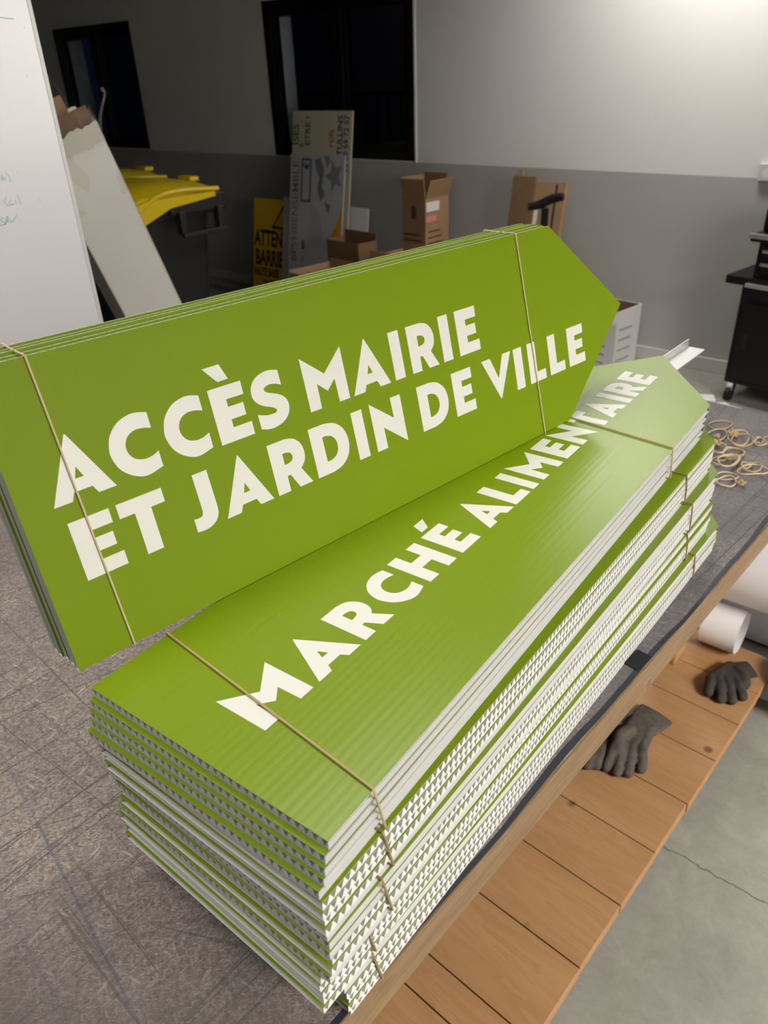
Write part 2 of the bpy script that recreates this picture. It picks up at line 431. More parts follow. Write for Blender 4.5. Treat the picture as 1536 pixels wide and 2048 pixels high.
for i in range(28):
    x = -2.2 + i * .2; obj('bar', bx((x, -.008, .0), (x + .016, .008, 1.52)), M['extdark'], t)
tag(obj('tarpaulin', bx((-5.6, 6.5, -.2), (-4.5, 7.4, .85), .12), M['tarp']), 'blue tarpaulin over a heap outside behind the dark window', 'tarpaulin')
tag(obj('towel', bx((-5.15, 8.160, .62), (-4.9, 8.1845, 1.36), .01), M['towel']), 'rose cloth hanging on the railing outside the window', 'cloth')

# lamps on the ceiling (above the frame), the last one an added fill
for i, (px, py, pz, sx, sy, pw) in enumerate(PANELS):
    t = thing('ceiling_panel_light', ['small white ceiling light panel above the worktable', 'small white ceiling light panel close to the back wall', 'large white ceiling light panel right of the worktable', 'large white ceiling light panel added behind the camera to brighten the whiteboard'][i], 'lamp', (px, py, pz))
    bm = bmesh.new()
    for lo, hi in (((-sx / 2 - .02, -sy / 2 - .02), (sx / 2 + .02, -sy / 2)), ((-sx / 2 - .02, sy / 2), (sx / 2 + .02, sy / 2 + .02)), ((-sx / 2 - .02, -sy / 2), (-sx / 2, sy / 2)), ((sx / 2, -sy / 2), (sx / 2 + .02, sy / 2))):
        box(bm, (lo[0], lo[1], 0), (hi[0], hi[1], .07))
    obj('frame', bm, M['whiteplast'], t)
    obj('diffuser', bx((-sx / 2, -sy / 2, .03), (sx / 2, sy / 2, .045)), M['diffuser'], t)
    ld = bpy.data.lights.new('panel_light', 'AREA'); ld.shape = 'RECTANGLE'; ld.size = sx; ld.size_y = sy; ld.energy = pw; ld.color = (1, .955, .885); ld.spread = 2.62
    lo_ = bpy.data.objects.new('panel_light', ld); C.objects.link(lo_); lo_.parent = t; lo_.location = (0, 0, .02)

# ------------------------------------------------------------------ worktable
ZT = .76; PSI = -math.atan(.0379)
t = thing('worktable', 'large worktable with scored particle board top over a pine plank shelf', 'table', (0.2885, 0, 0), PSI)
TW, TY0, TY1 = 1.52, -1.05, 1.742
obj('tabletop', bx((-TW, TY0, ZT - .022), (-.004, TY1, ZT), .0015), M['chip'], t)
ed = bmesh.new(); box(ed, (-.045, TY0, ZT - .064), (0, TY1, ZT - .003), .004)
obj('edge_board', ed, M['edge'], t)
obj('edge_board', bx((-TW, TY0, ZT - .064), (-TW + .045, TY1, ZT - .0225), .004), M['edge'], t)
bm = bmesh.new(); n = 110; top = []; rr = random.Random(3)
for i in range(n + 1):
    y = TY0 + (TY1 - TY0) * i / n
    wob = .0025 * math.sin(y * 9) + .002 * math.sin(y * 23 + 1) + rr.uniform(-.0006, .0006)
    prof = [(-.0105 + wob, .00005), (-.008 + wob, .0001), (-.005 + wob * .6, .0001), (-.0022 + wob * .5, .00005)]
    top.append([bm.verts.new((x, y, ZT + z)) for x, z in prof])
for a, b_ in zip(top[:-1], top[1:]):
    for j in range(3): bm.faces.new((a[j], a[j + 1], b_[j + 1], b_[j]))
obj('edge_film', bm, M['film'], t, True)
for x, y in ((-.2, 1.5), (-.2, -.75), (-TW + .12, 1.5), (-TW + .12, -.75)):
    obj('leg', bx((x - .07, y - .035, .1005), (x, y + .035, ZT - .0645), .004), M['pine_leg'], t)
seams = [-.9, -.745, -.59, -.435, -.28, -.125, .03, .185, .34, .41, .573, .733, .888, 1.05, 1.21, 1.36, 1.5, 1.66]
bm0 = None
for a, b_ in zip(seams[:-1], seams[1:]):
    dz = R.uniform(-.0012, .0012)
    o = obj('shelf_plank', bx((-TW + .05, a + .0012, .072), (.016 + R.uniform(-.002, .002), b_ - .0012, .1 + dz * .2), .0018), M['pine'], t)
for x in (-.16, -TW + .2):
    obj('shelf_bearer', bx((x - .06, seams[0] + .02, 0), (x, seams[-1] - .02, .0715), .003), M['pine'], t)

# ------------------------------------------------------------------ lettering (cap height 61.5 mm)
def arc(cx_, cy_, rx, ry, a0, a1, n=14):
    return [(cx_ + rx * math.cos(math.radians(a0 + (a1 - a0) * i / n)), cy_ + ry * math.sin(math.radians(a0 + (a1 - a0) * i / n))) for i in range(n + 1)]
def sm(p, n=6): return [(v[0], v[1]) for v in catmull([(x, y, 0) for x, y in p], n)]
def g_E(): return [[(0, 0), (43.5, 0), (43.5, 14.9), (19.5, 14.9), (19.5, 24.1), (39, 24.1), (39, 38.2), (19.5, 38.2), (19.5, 46.6), (42, 46.6), (42, 61.5), (0, 61.5)]]
GL = {
 'E': (43.5, g_E()),
 'È': (43.5, g_E() + [[(.7, 84.6), (21.6, 84.8), (28.2, 67.4), (14.9, 67.2)]]),
 'É': (43.5, g_E() + [[(18, 84.8), (39.6, 85.2), (26, 67.8), (11.7, 67.6)]]),
 'A': (64, [[(0, 0), (18.6, 0), (22.6, 8.2), (41.4, 8.2), (45.4, 0), (64, 0), (32.6, 63.8), (31.4, 63.8)], [(32, 31.6), (36.5, 20.4), (27.8, 20.4)]]),
 'C': (50, [sm([(49.5, 60), (40, 62.6), (30, 62.9), (17, 58.7), (6, 48.5), (1.2, 36), (1, 27), (5, 15), (13, 6), (24, -.2), (34, -1.3), (49.8, 2.2)]) +
          sm([(49.8, 18.8), (42, 16), (33, 15.5), (24, 18.8), (18.8, 26), (18.4, 35), (23, 42.6), (31, 46.4), (40, 46.2), (49.5, 43.6)])]),
 'S': (44.5, [sm([(40.3, 60), (32, 62.3), (22, 62.6), (10, 59.2), (2, 52), (-.6, 43), (1.2, 35), (7.7, 28.3), (15, 24.4), (21.8, 21.6), (26.6, 18.2), (26.6, 15.4), (22, 14.2), (12, 15), (1, 18.8)]) +
          sm([(1.2, 1.7), (11, -1.2), (21, -1.4), (33, 1.6), (41.5, 8.6), (44.6, 17), (43.3, 25), (37.8, 31.2), (29, 35.8), (20.5, 39.2), (16.9, 42.2), (17.8, 45.4), (24, 47.2), (32, 46.2), (40.6, 43)])]),
 'M': (66.3, [[(0, 0), (18, 0), (18.6, 29.8), (33.2, 17.8), (47.6, 29.2), (48.3, 0), (66.3, 0), (66.3, 64.4), (33.2, 38.8), (0, 64.4)]]),
 'I': (18, [[(0, 0), (18, 0), (18, 61.5), (0, 61.5)]]),
 'R': (51, [[(0, 0), (17.6, 0), (17.8, 18.6), (22.3, 18.8), (31.8, 0), (51, 0), (39, 21.4)] + sm([(39, 21.4), (45.5, 27.5), (48.3, 36), (47.6, 45), (43.6, 53), (36, 59), (25, 61.5)])[1:] + [(0, 61.5)],
          [(17.8, 32.4)] + sm([(22, 32.4), (28.5, 34.2), (30.8, 39), (28.5, 44), (22, 46)]) + [(17.8, 46)]]),
 'D': (56, [[(0, 0)] + sm([(24, 0), (40, 3.8), (52, 14.5), (56, 30.5), (52, 46.5), (40, 57.6), (24, 61.5)], 8) + [(0, 61.5)],
          [(18, 15.2)] + sm([(24, 15.2), (32, 18), (37, 24), (38.2, 30.5), (37, 37.5), (32, 43.5), (24, 46.4)]) + [(18, 46.4)]]),
 'N': (54.5, [[(0, 0), (18, 0), (17.6, 27.6), (53.8, -1.2), (54.5, -1.2), (54.5, 61.5), (37, 61.5), (37.6, 34.8), (.7, 63), (0, 63)]]),
 'V': (66, [[(0, 61.5), (19, 61.5), (33, 29), (47, 61.5), (66, 61.5), (33.8, -1.4), (32.2, -1.4)]]),
 'J': (30.5, [[(11.8, 61.5), (29.8, 61.5)] + sm([(30.6, 20), (29.8, 11.5), (25.5, 4.4), (17.3, -.2), (8, -1.2), (0, -.2)]) + sm([(0, 14.6), (6.5, 14), (10.8, 15.6), (12.3, 20)])]),
 'T': (50.6, [[(16.4, 0), (34.6, 0), (34.6, 46.3), (50.6, 46.3), (50.6, 61.5), (0, 61.5), (0, 46.3), (16.4, 46.3)]]),
 'L': (41, [[(0, 0), (41, 0), (41, 15), (19.4, 15), (19.4, 61.5), (0, 61.5)]]),
 'H': (57.5, [[(0, 0), (18.4, 0), (18.4, 24), (39, 24), (39, 0), (57.5, 0), (57.5, 62), (39, 62), (39, 39.7), (18.4, 39.7), (18.4, 62), (0, 62)]]),
}
def lettering(rows, W):
    """rows: (baseline v mm, [(char, u0 mm, width mm or None)]); u runs along the sign, v up from its lower edge"""
    loops = []
    for v0, hs, chars in rows:
        for ch, u0, wd in chars:
            gw, ls = GL[ch]; s = (wd / gw) if wd else 1
            for L in ls: loops.append([(W - (v0 + y * hs) / 1000, (u0 + x * s) / 1000) for x, y in L])
    return fillmesh(loops, .0003)
ROWS_T = [(164, 1, [('A', 31.6, None), ('C', 98.4, None), ('C', 158.9, None), ('È', 219.6, None), ('S', 271.6, None), ('M', 344, 62), ('A', 413, 63.5), ('I', 485.4, None), ('R', 517.2, None), ('I', 578, 18.6), ('E', 611, None)]),
          (84, 1, [('E', 38, None), ('T', 87.5, None), ('J', 163.2, None), ('A', 201.7, None), ('R', 272.9, None), ('D', 333.1, None), ('I', 400.6, None), ('N', 431.8, None), ('D', 517, None), ('E', 585.5, 42), ('V', 650.7, None), ('I', 722.6, 19.5), ('L', 755.8, 40), ('L', 807, 39.8), ('E', 858.4, 44.6)])]
ROWS_S = [(118.7, 1, [('M', 55, None), ('A', 130.2, 65.8), ('R', 204.6, None), ('C', 266.5, None), ('H', 328, None), ('É', 399.8, None), ('A', 467, 65), ('L', 539, 42), ('I', 590, None), ('M', 622.8, 65.4), ('E', 702, 47), ('N', 759, 55), ('T', 828, 51), ('A', 879.5, 65.5), ('I', 954.5, 20), ('R', 987, 56), ('E', 1053, 50)])]

# ------------------------------------------------------------------ fluted arrow signs
HB = .0104; PT = .0112; FACE = .0003
def arrow_outline(W, Lb, tip): return [(0, 0), (W, 0), (W, Lb), (W / 2, Lb + tip), (0, Lb)]
def board_mesh(W, Lb, tip, along, h=HB, pitch=.0091, wall=.00055):
    bm = bmesh.new()
    span = W if along else Lb + tip
    n = max(2, int(round(span / pitch / 2)) * 2); p = span / n
    if along:
        def P(s, e, z):
            s_ = min(max(s, 0), W)
            return (s_, 0 if e == 0 else Lb + tip * (1 - abs(s_ - W / 2) / (W / 2)), z)
    else:
        def P(s, e, z):
            s_ = min(max(s, 0), span)
            d = max(0, (s_ - Lb) / tip) * W / 2
            d = min(d, W / 2 - .0004)
            return (d if e == 0 else W - d, s_, z)
    cells = []
    for i in range(n):
        cells.append([(i * p, h), ((i + 1) * p, h), ((i + .5) * p, 0)])
        if i < n - 1: cells.append([((i + .5) * p, 0), ((i + 1) * p, h), ((i + 1.5) * p, 0)])
    cells.append([(0, 0), (0, h), (.5 * p, 0)]); cells.append([((n - .5) * p, 0), (n * p, h), (n * p, 0)])
    cache = {}
    def vert(s, z, e):
        k = (round(s, 6), round(z, 6), e)
        if k not in cache: cache[k] = bm.verts.new(P(s, e, z))
        return cache[k]
    for tri in cells:
        cs = sum(q[0] for q in tri) / 3; cz = sum(q[1] for q in tri) / 3
        f = .90
        inner = [(cs + (q[0] - cs) * f, cz + (q[1] - cz) * f) for q in tri]
        o0 = [vert(*q, 0) for q in tri]; o1 = [vert(*q, 1) for q in tri]
        if sum(1 for q in tri if q[1] == 0) == 2:            # caps added so these ends look pale beside the shaded open cells
            bm.faces.new(o0); bm.faces.new(o1[::-1])
            bm.faces.new((o0[2], o0[0], o1[0], o1[2]))
            continue
        i0 = [bm.verts.new(P(q[0], 0, q[1])) for q in inner]; i1 = [bm.verts.new(P(q[0], 1, q[1])) for q in inner]
        for a in range(3):
            b_ = (a + 1) % 3
            bm.faces.new((o0[a], o0[b_], i0[b_], i0[a])); bm.faces.new((o1[b_], o1[a], i1[a], i1[b_])); bm.faces.new((i0[a], i0[b_], i1[b_], i1[a]))
            (s1, z1), (s2, z2) = tri[a], tri[b_]
            if (abs(z1 - z2) < 1e-7) or (abs(s1 - s2) < 1e-7): bm.faces.new((o0[b_], o0[a], o1[a], o1[b_]))
    me = bpy.data.meshes.new('board'); bm.to_mesh(me); bm.free()
    me.materials.append(M['fluted'])
    return me
def face_mesh(W, Lb, tip, along):
    bm = bmesh.new()
    prism(bm, arrow_outline(W, Lb, tip), 0, FACE)
    me = bpy.data.meshes.new('printed_face'); bmesh.ops.recalc_face_normals(bm, faces=bm.faces); bm.to_mesh(me); bm.free()
    me.materials.append(M['green_l' if along else 'green_x'])
    return me
WS, LS, TS = .300, 1.0139, .2115
WT, LT, TT = .305, .844, .1773
bL, bX = board_mesh(WS, LS, TS, True), board_mesh(WS, LS, TS, False)
fL, fX = face_mesh(WS, LS, TS, True), face_mesh(WS, LS, TS, False)
ORD = ['topmost', 'second', 'third', 'fourth', 'fifth', 'sixth', 'seventh', 'eighth', 'ninth', 'tenth', 'eleventh', 'twelfth', 'thirteenth', 'fourteenth', 'fifteenth',
       'sixteenth', 'seventeenth', 'eighteenth', 'nineteenth', 'twentieth', 'twenty-first', 'twenty-second', 'twenty-third', 'twenty-fourth', 'twenty-fifth']
KINDS = 'LLLLLXXXXLLLXXLXXXXXLXXXX'
# near right corner and yaw (degrees) of each tied bundle, in the frame of the pile
BUND = [(.300, 0, 0), (.302, -.014, -1.3), (.303, -.013, -2.0), (.292, -.021, -2.8), (.293, .006, -3.4)]
JIT = [[(0, 0), (.0005, -.0055), (.0015, -.0085), (.001, -.0105), (-.001, -.0155)],
       [(0, -.002), (.0006, -.0035), (-.0006, -.0012), (.001, -.003), (-.0004, -.001)],
       [(0, -.002), (.0007, -.0035), (.0002, -.001), (.0012, -.004), (0, -.006)],
       [(0, .001), (-.0006, -.0005), (.0005, .0008), (-.0002, .0015), (.0005, -.0008)],
       [(0, 0), (.0009, .0015), (.0003, .004), (.0012, .0015), (.0004, .005)]]
RS_ = Matrix.Rotation(PHI, 4, 'Z')
def sheet_matrix(i):
    bi, k = divmod(i, 5); bx_, by_, yaw = BUND[bi]; jx, jy = JIT[bi][k]
    z = ZT + .0002 + (24 - i) * PT
    return RS_ @ Matrix.Translation((bx_ + jx, by_ + jy, z)) @ Matrix.Rotation(math.radians(yaw + R.uniform(-.12, .12)), 4, 'Z') @ Matrix.Translation((-WS, 0, 0))
sheetM = []
for i in range(25):
    al = KINDS[i] == 'L'
    end = 'flutes open near end' if al else 'flutes open right side'
    lab = 'topmost green arrow sign of the pile, lettered in white, flat under the leaning bundle' if i == 0 else f'{ORD[i]} green arrow sign from the top of the flat pile, {end}'
    tt = thing('arrow_sign', lab, 'sign', group='green arrow signs piled flat on the worktable')
    tt.matrix_world = sheetM_i = sheet_matrix(i); sheetM.append(sheetM_i)
    o = bpy.data.objects.new('fluted_board', bL if al else bX); C.objects.link(o); o.parent = tt
    f_ = bpy.data.objects.new('printed_face', fL if al else fX); C.objects.link(f_); f_.parent = tt; f_.location = (0, 0, HB + .0001)
    if i == 0:
        l_ = obj('lettering', lettering(ROWS_S, WS), M['letter'], f_); l_.location = (0, 0, FACE + .0001)

# leaning bundle: its front face runs through B with axes e1 (length), e2 (up), nn (towards the viewer)
B = Vector((-.0288, .0057, ZT + 25 * PT + .0006)); e1 = Vector((.1156, .9933, 0)).normalized(); e2 = Vector((-.2319, .0270, .9724)).normalized()
nn = e1.cross(e2).normalized()
bTX, fTX = board_mesh(WT, LT, TT, False), face_mesh(WT, LT, TT, False)
bTL = board_mesh(WT, LT, TT, True)
leanM = []
for k in range(5):
    up = .0026 * k + (0, .0, .001, .0, .0)[k]; al = (0, .0004, -.0006, -.0028, -.003)[k]
    o_ = B + e2 * (WT + up) + e1 * al - nn * (PT * (k + 1) - .0004)
    Mx = Matrix((-e2, e1, nn)).transposed().to_4x4(); Mx.translation = o_
    lab = 'front green arrow sign of the leaning bundle, two lines of white lettering' if k == 0 else f'{ORD[k]} green arrow sign behind the front one in the leaning bundle'
    tt = thing('arrow_sign', lab, 'sign', group='green arrow signs in the leaning bundle'); tt.matrix_world = Mx; leanM.append(Mx)
    o = bpy.data.objects.new('fluted_board', bTX); C.objects.link(o); o.parent = tt
    f_ = bpy.data.objects.new('printed_face', fTX); C.objects.link(f_); f_.parent = tt; f_.location = (0, 0, HB + .0001)
    if k == 0:
        l_ = obj('lettering', lettering(ROWS_T, WT), M['letter'], f_); l_.location = (0, 0, FACE + .0001)

# ------------------------------------------------------------------ rubber bands round the bundles
def band(label, pts, mtl, r=.0013, group='rubber bands stretched round the sign bundles'):
    bm = bmesh.new()
    dense = []
    n = len(pts)
    for i in range(n):
        a, b_ = Vector(pts[i]), Vector(pts[(i + 1) % n])
        for j in range(6): dense.append(a.lerp(b_, j / 6))
    tube(bm, dense, r, True, 8)
    return tag(obj('rubber_band', bm, mtl, None, True), label, 'rubber band', group)
nb = [(.0957, .0575), (.074, .078), (.073, .07), (.06, .06), (.045, .04)]; fb = [(.862, .815), (.86, .865), (.86, .88), (.86, .885), (.86, .895)]
for bi in range(5):
    for which, tab in (('near', nb), ('far', fb)):
        uL, uR = tab[bi]; m0, m4 = sheetM[bi * 5], sheetM[bi * 5 + 4]; r = .0013
        topz = HB + FACE + r + .0006; xs = max((m0.inverted() @ (sheetM[bi * 5 + k] @ Vector((WS, uR, 0)))).x for k in range(5)) + r + .0004
        xl = min((m0.inverted() @ (sheetM[bi * 5 + k] @ Vector((0, uL, 0)))).x for k in range(5)) - r - .0004
        zb = -4 * PT - .0002
        pts = [m0 @ Vector(p) for p in [(xl + .001, uL, topz), (WS * .5, (uL + uR) / 2, topz), (WS + .0008, uR, topz), (xs, uR + .004, -PT * 1.2), (xs, uR + .010, zb + .002), (xs - .004, uR + .010, zb), (xl + .004, uL + .01, zb), (xl, uL + .006, zb + .003)]]
        lab = f'{which} tan rubber band round the {["topmost", "second", "third", "fourth", "lowest"][bi]} bundle of the flat pile'
        band(lab, pts, M['band'] if bi == 0 else M['band3'], r)
for u0, u1, which in ((.0540, .0595, 'near'), (.7629, .7727, 'far')):
    m0 = leanM[0]; r = .0011; zt = HB + FACE + r + .0006; zb = -4 * PT - r - .0006
    pts = [m0 @ Vector(p) for p in [(-.0008, u0, zt), (WT / 2, (u0 + u1) / 2, zt), (WT + .0006, u1, zt), (WT + .0006, u1, -PT), (WT - .008, u1, zb), (WT / 2, (u0 + u1) / 2, zb), (-.0124, u0, zb), (-.0124, u0, -3.7 * PT), (-.0055, u0, -1.3 * PT)]]
    band(f'{which} pale rubber band round the leaning bundle', pts, M['band2'], r)

# ------------------------------------------------------------------ loose things on the table
rings = [([0.1, 1.611], [0.022, 0.016], [0.009, -0.026]), ([0.115, 1.541], [0.018, 0.013], [0.011, -0.032]), ([0.163, 1.547], [0.018, 0.013], [0.015, -0.045]), ([0.175, 1.532], [0.022, 0.016], [0.01, -0.032]), ([0.201, 1.571], [0.009, 0.007], [0.005, -0.017]), ([0.21, 1.56], [0.011, 0.008], [0.006, -0.021]), ([0.22, 1.573], [0.007, 0.005], [0.006, -0.021]), ([0.146, 1.463], [0.013, 0.009], [0.01, -0.029]), ([0.176, 1.475], [0.018, 0.013], [0.009, -0.027]), ([0.18, 1.46], [0.019, 0.013], [0.009, -0.029]), ([0.179, 1.411], [0.025, 0.018], [0.009, -0.028]), ([0.184, 1.407], [0.019, 0.014], [0.008, -0.025]), ([0.157, 1.432], [0.014, 0.01], [0.008, -0.023]), ([0.221, 1.422], [0.01, 0.007], [0.004, -0.014]), ([0.242, 1.397], [0.025, 0.018], [0.007, -0.025]), ([0.237, 1.404], [0.016, 0.012], [0.007, -0.022]), ([0.204, 1.35], [0.019, 0.014], [0.006, -0.017]), ([0.212, 1.32], [0.015, 0.011], [0.008, -0.025])]
RL = ['open loop nearest the far table edge', 'loop just behind the pile tips', 'large loop round the back tangle', 'wide double-looking loop in the middle back', 'small loop right of the back tangle', 'small loop at the far right of the heap', 'small loop touching the right frame edge', 'curled loop in the left clump', 'long loop in the middle of the heap', 'long loop lying just under the middle one', 'largest loop of the central heap', 'inner loop of the central heap', 'tight loop at the left of the central heap', 'tiny loop right of the central heap', 'long stretched loop at the right front', 'narrow loop inside the right front one', 'flat narrow loop near the front', 'front loop nearest the camera']
rb = random.Random(11)
for i, ((x, y), a, b_) in enumerate(rings):
    pts = []
    ph = [rb.uniform(0, 6.28) for _ in range(3)]
    z0 = ZT + .0022 + .0033 * (i % 4)
    for j in range(40):
        th = 2 * PI * j / 40; s = 1 + .07 * math.sin(2 * th + ph[0]) + .05 * math.sin(3 * th + ph[1])
        pts.append((x + (a[0] * math.cos(th) + b_[0] * math.sin(th)) * s, y + (a[1] * math.cos(th) + b_[1] * math.sin(th)) * s, z0 + .0016 * math.sin(th * 2 + ph[2])))
    bm = bmesh.new(); tube(bm, pts, .0016, True, 8)
    tag(obj('rubber_band', bm, M['band2'] if i % 3 else M['band'], None, True), 'loose tan rubber band, ' + RL[i], 'rubber band', 'loose rubber bands on the far end of the table')
for i, (x, y, rr_, lab) in enumerate(((.146, 1.559, .014, 'tangled knot of rubber bands at the back of the loose heap'), (.241, 1.327, .0095, 'small crumpled rubber band knot nearest the camera'), (.118, 1.53, .008, 'small crumpled rubber band knot left of the back tangle'), (.131, 1.488, .012, 'tangled rubber band knot beside the sign tips'))):
    pts = []; p = Vector((0, 0, 0))
    for j in range(26 if i else 46):
        v = Vector((rb.gauss(0, 1), rb.gauss(0, 1), rb.gauss(0, .7))).normalized() * rr_ * rb.uniform(.5, 1)
        pts.append((x + v.x * 1.1, y + v.y * 1.3, ZT + .0035 + rr_ * .55 + v.z * .55))
    dn = catmull(pts, 6, True); bm = bmesh.new(); tube(bm, dn, .0014, True, 7)
    tag(obj('rubber_band_knot', bm, M['band'], None, True), lab, 'rubber band')
tp = bx((-.0115, -.021, 0), (.0115, .021, .0018), .0006)
o = tag(obj('tape_piece', tp, M['tape']), 'short black piece of tape on the table edge below the pile', 'tape'); o.location = (.297, .677, ZT + .0003); o.rotation_euler = (0, 0, -.1)
# angle profile lying behind the pile
t = thing('angle_profile', 'white L-shaped metal angle profile sticking out behind the sign tip', 'profile', (.043, 1.555, .958), 0.0)
bm = bmesh.new()
box(bm, (-.034, -.55, 0), (.003, 0, .0025), .0004); 
obj('flange', bm, M['whiteplast'], t)
o = obj('upright_flange', bx((-.0365, -.55, .0), (-.0343, -.004, .022), .0004), M['alu'], t)
o = tag(obj('wood_block', bx((-.05, -.04, 0), (.05, .04, .957 - ZT - .0005), .003), M['pine_leg']), 'wooden block on the table behind the sign tip under the profile', 'block'); o.location = (-.005, 1.16, ZT + .0003)

# ------------------------------------------------------------------ gloves on the shelf
def blob(name, elems, res=.0035, thr=.55):
    mb = bpy.data.metaballs.new(name); mb.resolution = res; mb.threshold = thr
    ob = bpy.data.objects.new(name + '_mb', mb); C.objects.link(ob)
    for p, r, sx in elems:
        e = mb.elements.new(); e.co = p
        e.type = 'ELLIPSOID' if sx else 'BALL'; e.radius = r
        if sx: e.size_x, e.size_y, e.size_z = sx
    me = bpy.data.meshes.new_from_object(ob.evaluated_get(bpy.context.evaluated_depsgraph_get()))
    bpy.data.objects.remove(ob); bpy.data.metaballs.remove(mb)
    me.name = name
    return me
def chain(pts, r0, r1, n=9):
    out = []; P = [Vector(p) for p in pts]; d = catmull(P, n)
    for i, p in enumerate(d):
        f = i / (len(d) - 1); out.append((p, (r0 + (r1 - r0) * f), None))
    return out
def finger_mesh(el): 
    return el
ZG = .1
def glove(loc, label, palm, knuckles, tips, cuff, thumb, mtl, thick=.017, zoff=0):
    """one continuous glove: cuff, palm, four curled fingers and a thumb"""
    el = []
    c0, c1, cw = cuff
    K = 1.75        # metaball radius -> visible radius
    pv = Vector((*palm, 0)); n = 5
    kn = [Vector((*k_[:2], 0)) for k_ in knuckles]
    cA, cB = Vector((*c0, 0)), Vector((*c1, 0))
    z = thick * .62 + ZG + zoff
    for k_, tpv in zip(kn, tips):
        # metacarpal strip from the cuff to the knuckle
        root = cA.lerp(cB, kn.index(k_) / (len(kn) - 1))
        for j in range(13):
            q = root.lerp(k_, j / 12); el.append(((q.x, q.y, z + .003 * math.sin(j / 12 * PI)), .0110 * K, None))
        a = Vector((k_.x, k_.y, z + .002)); e_ = Vector((tpv[0], tpv[1], ZG + zoff + .0105)); m_ = a.lerp(e_, .52) + Vector((0, 0, tpv[2]))
        el += chain([a, m_, e_], .0104 * K, .0096 * K, 10)
    if thumb:
        a, m_, e_ = [Vector(q) for q in thumb]
        el += chain([a, m_, e_], .0125 * K, .0108 * K, 10)
    me = blob('glove', [(p if not isinstance(p, Vector) else tuple(p), r, s) for p, r, s in el])
    me.materials.clear()
    o = obj('hand', me, mtl, None, True)
    return o
def place_glove(name, label, group, hand, cuffpts, mtl, base):
    t = thing(name, label, 'glove', base, 0, group)
    hand.data.transform(Matrix.Translation(-Vector(base))); hand.parent = t; hand.name = 'hand'
    zmin = min(v.co.z for v in hand.data.vertices); hand.data.transform(Matrix.Translation((0, 0, -zmin + .0004)))
    # ribbed cuff: flattened sleeve
    a, b_, w0, w1, hh = cuffpts; a, b_ = Vector(a) - Vector(base), Vector(b_) - Vector(base)
    d = (b_ - a).normalized(); s = Vector((-d.y, d.x, 0)); bm = bmesh.new(); prev = None
    nseg = 12
    for i in range(nseg + 1):
        f = i / nseg; c = a.lerp(b_, f); wd = w0 + (w1 - w0) * f + .0012 * math.sin(i * 2.6)
        ring = []
        for k in range(28):
            th = 2 * PI * k / 28; rib = 1 + .03 * math.cos(14 * th)
            ring.append(bm.verts.new(c + s * math.cos(th) * wd * rib + Vector((0, 0, .0006 + hh + hh * math.sin(th) * rib + .002 * math.sin(3 * f + th)))))
        if prev:
            for k in range(28): bm.faces.new((prev[k], prev[(k + 1) % 28], ring[(k + 1) % 28], ring[k]))
        prev = ring
    inner = [bm.verts.new(v.co + (a - b_).normalized() * .012 * 0 + Vector((0, 0, 0)) + (Vector((b_.x, b_.y, hh)) - v.co) * .18) for v in prev]
    for k in range(28): bm.faces.new((prev[k], prev[(k + 1) % 28], inner[(k + 1) % 28], inner[k]))
    deep = [bm.verts.new(v.co - d * .03 + (Vector((b_.x, b_.y, hh)) - v.co) * .25) for v in inner]
    for k in range(28): bm.faces.new((inner[k], inner[(k + 1) % 28], deep[(k + 1) % 28], deep[k]))
    bm.faces.new(deep)
    obj('cuff', bm, mtl, t, True)
    return t
h1 = glove(None, '', (.272, 1.505), [(.246, 1.462), (.262, 1.470), (.281, 1.478), (.299, 1.490)],
           [(.259, 1.409, .010), (.293, 1.405, .010), (.317, 1.417, .009), (.334, 1.448, .006)],
           ((.268, 1.548), (.298, 1.540), 0), [(.292, 1.530, .116), (.312, 1.515, .120), (.323, 1.494, .1115)], M['glove'])
place_glove('work_glove', 'black work glove palm down on the planks beside the white paper rolls', 'work gloves on the pine shelf', h1, ((.282, 1.538, .1), (.318, 1.575, .1), .026, .031, .0085), M['glove'], (.282, 1.5, .1003))
h2 = glove(None, '', (.185, 1.16), [(.149, 1.118), (.165, 1.112), (.183, 1.112), (.202, 1.120)],
           [(.160, 1.020, .022), (.185, 1.022, .016), (.207, 1.035, .014), (.226, 1.066, .010)],
           ((.150, 1.205), (.192, 1.200), 0), [(.158, 1.150, .128), (.150, 1.105, .140), (.166, 1.062, .136)], M['gloveg'], zoff=.004)
place_glove('work_glove', 'worn grey work glove on the planks nearer the camera, cuff to the back', 'work gloves on the pine shelf', h2, ((.171, 1.195, .1), (.182, 1.262, .1), .038, .044, .009), M['gloveg'], (.18, 1.14, .1003))
h3 = glove(None, '', (.115, 1.13), [(.088, 1.090), (.101, 1.086), (.114, 1.084), (.126, 1.086)],
           [(.078, 1.010, .010), (.100, 1.000, .010), (.122, .998, .012), (.139, 1.012, .012)],
           ((.090, 1.165), (.120, 1.165), 0), [(.092, 1.14, .115), (.077, 1.115, .118), (.070, 1.085, .112)], M['gloveg'])
place_glove('work_glove', 'worn grey work glove half under the table edge beside its pair', 'work gloves on the pine shelf', h3, ((.104, 1.155, .1), (.104, 1.215, .1), .030, .035, .0085), M['gloveg'], (.1, 1.1, .1003))

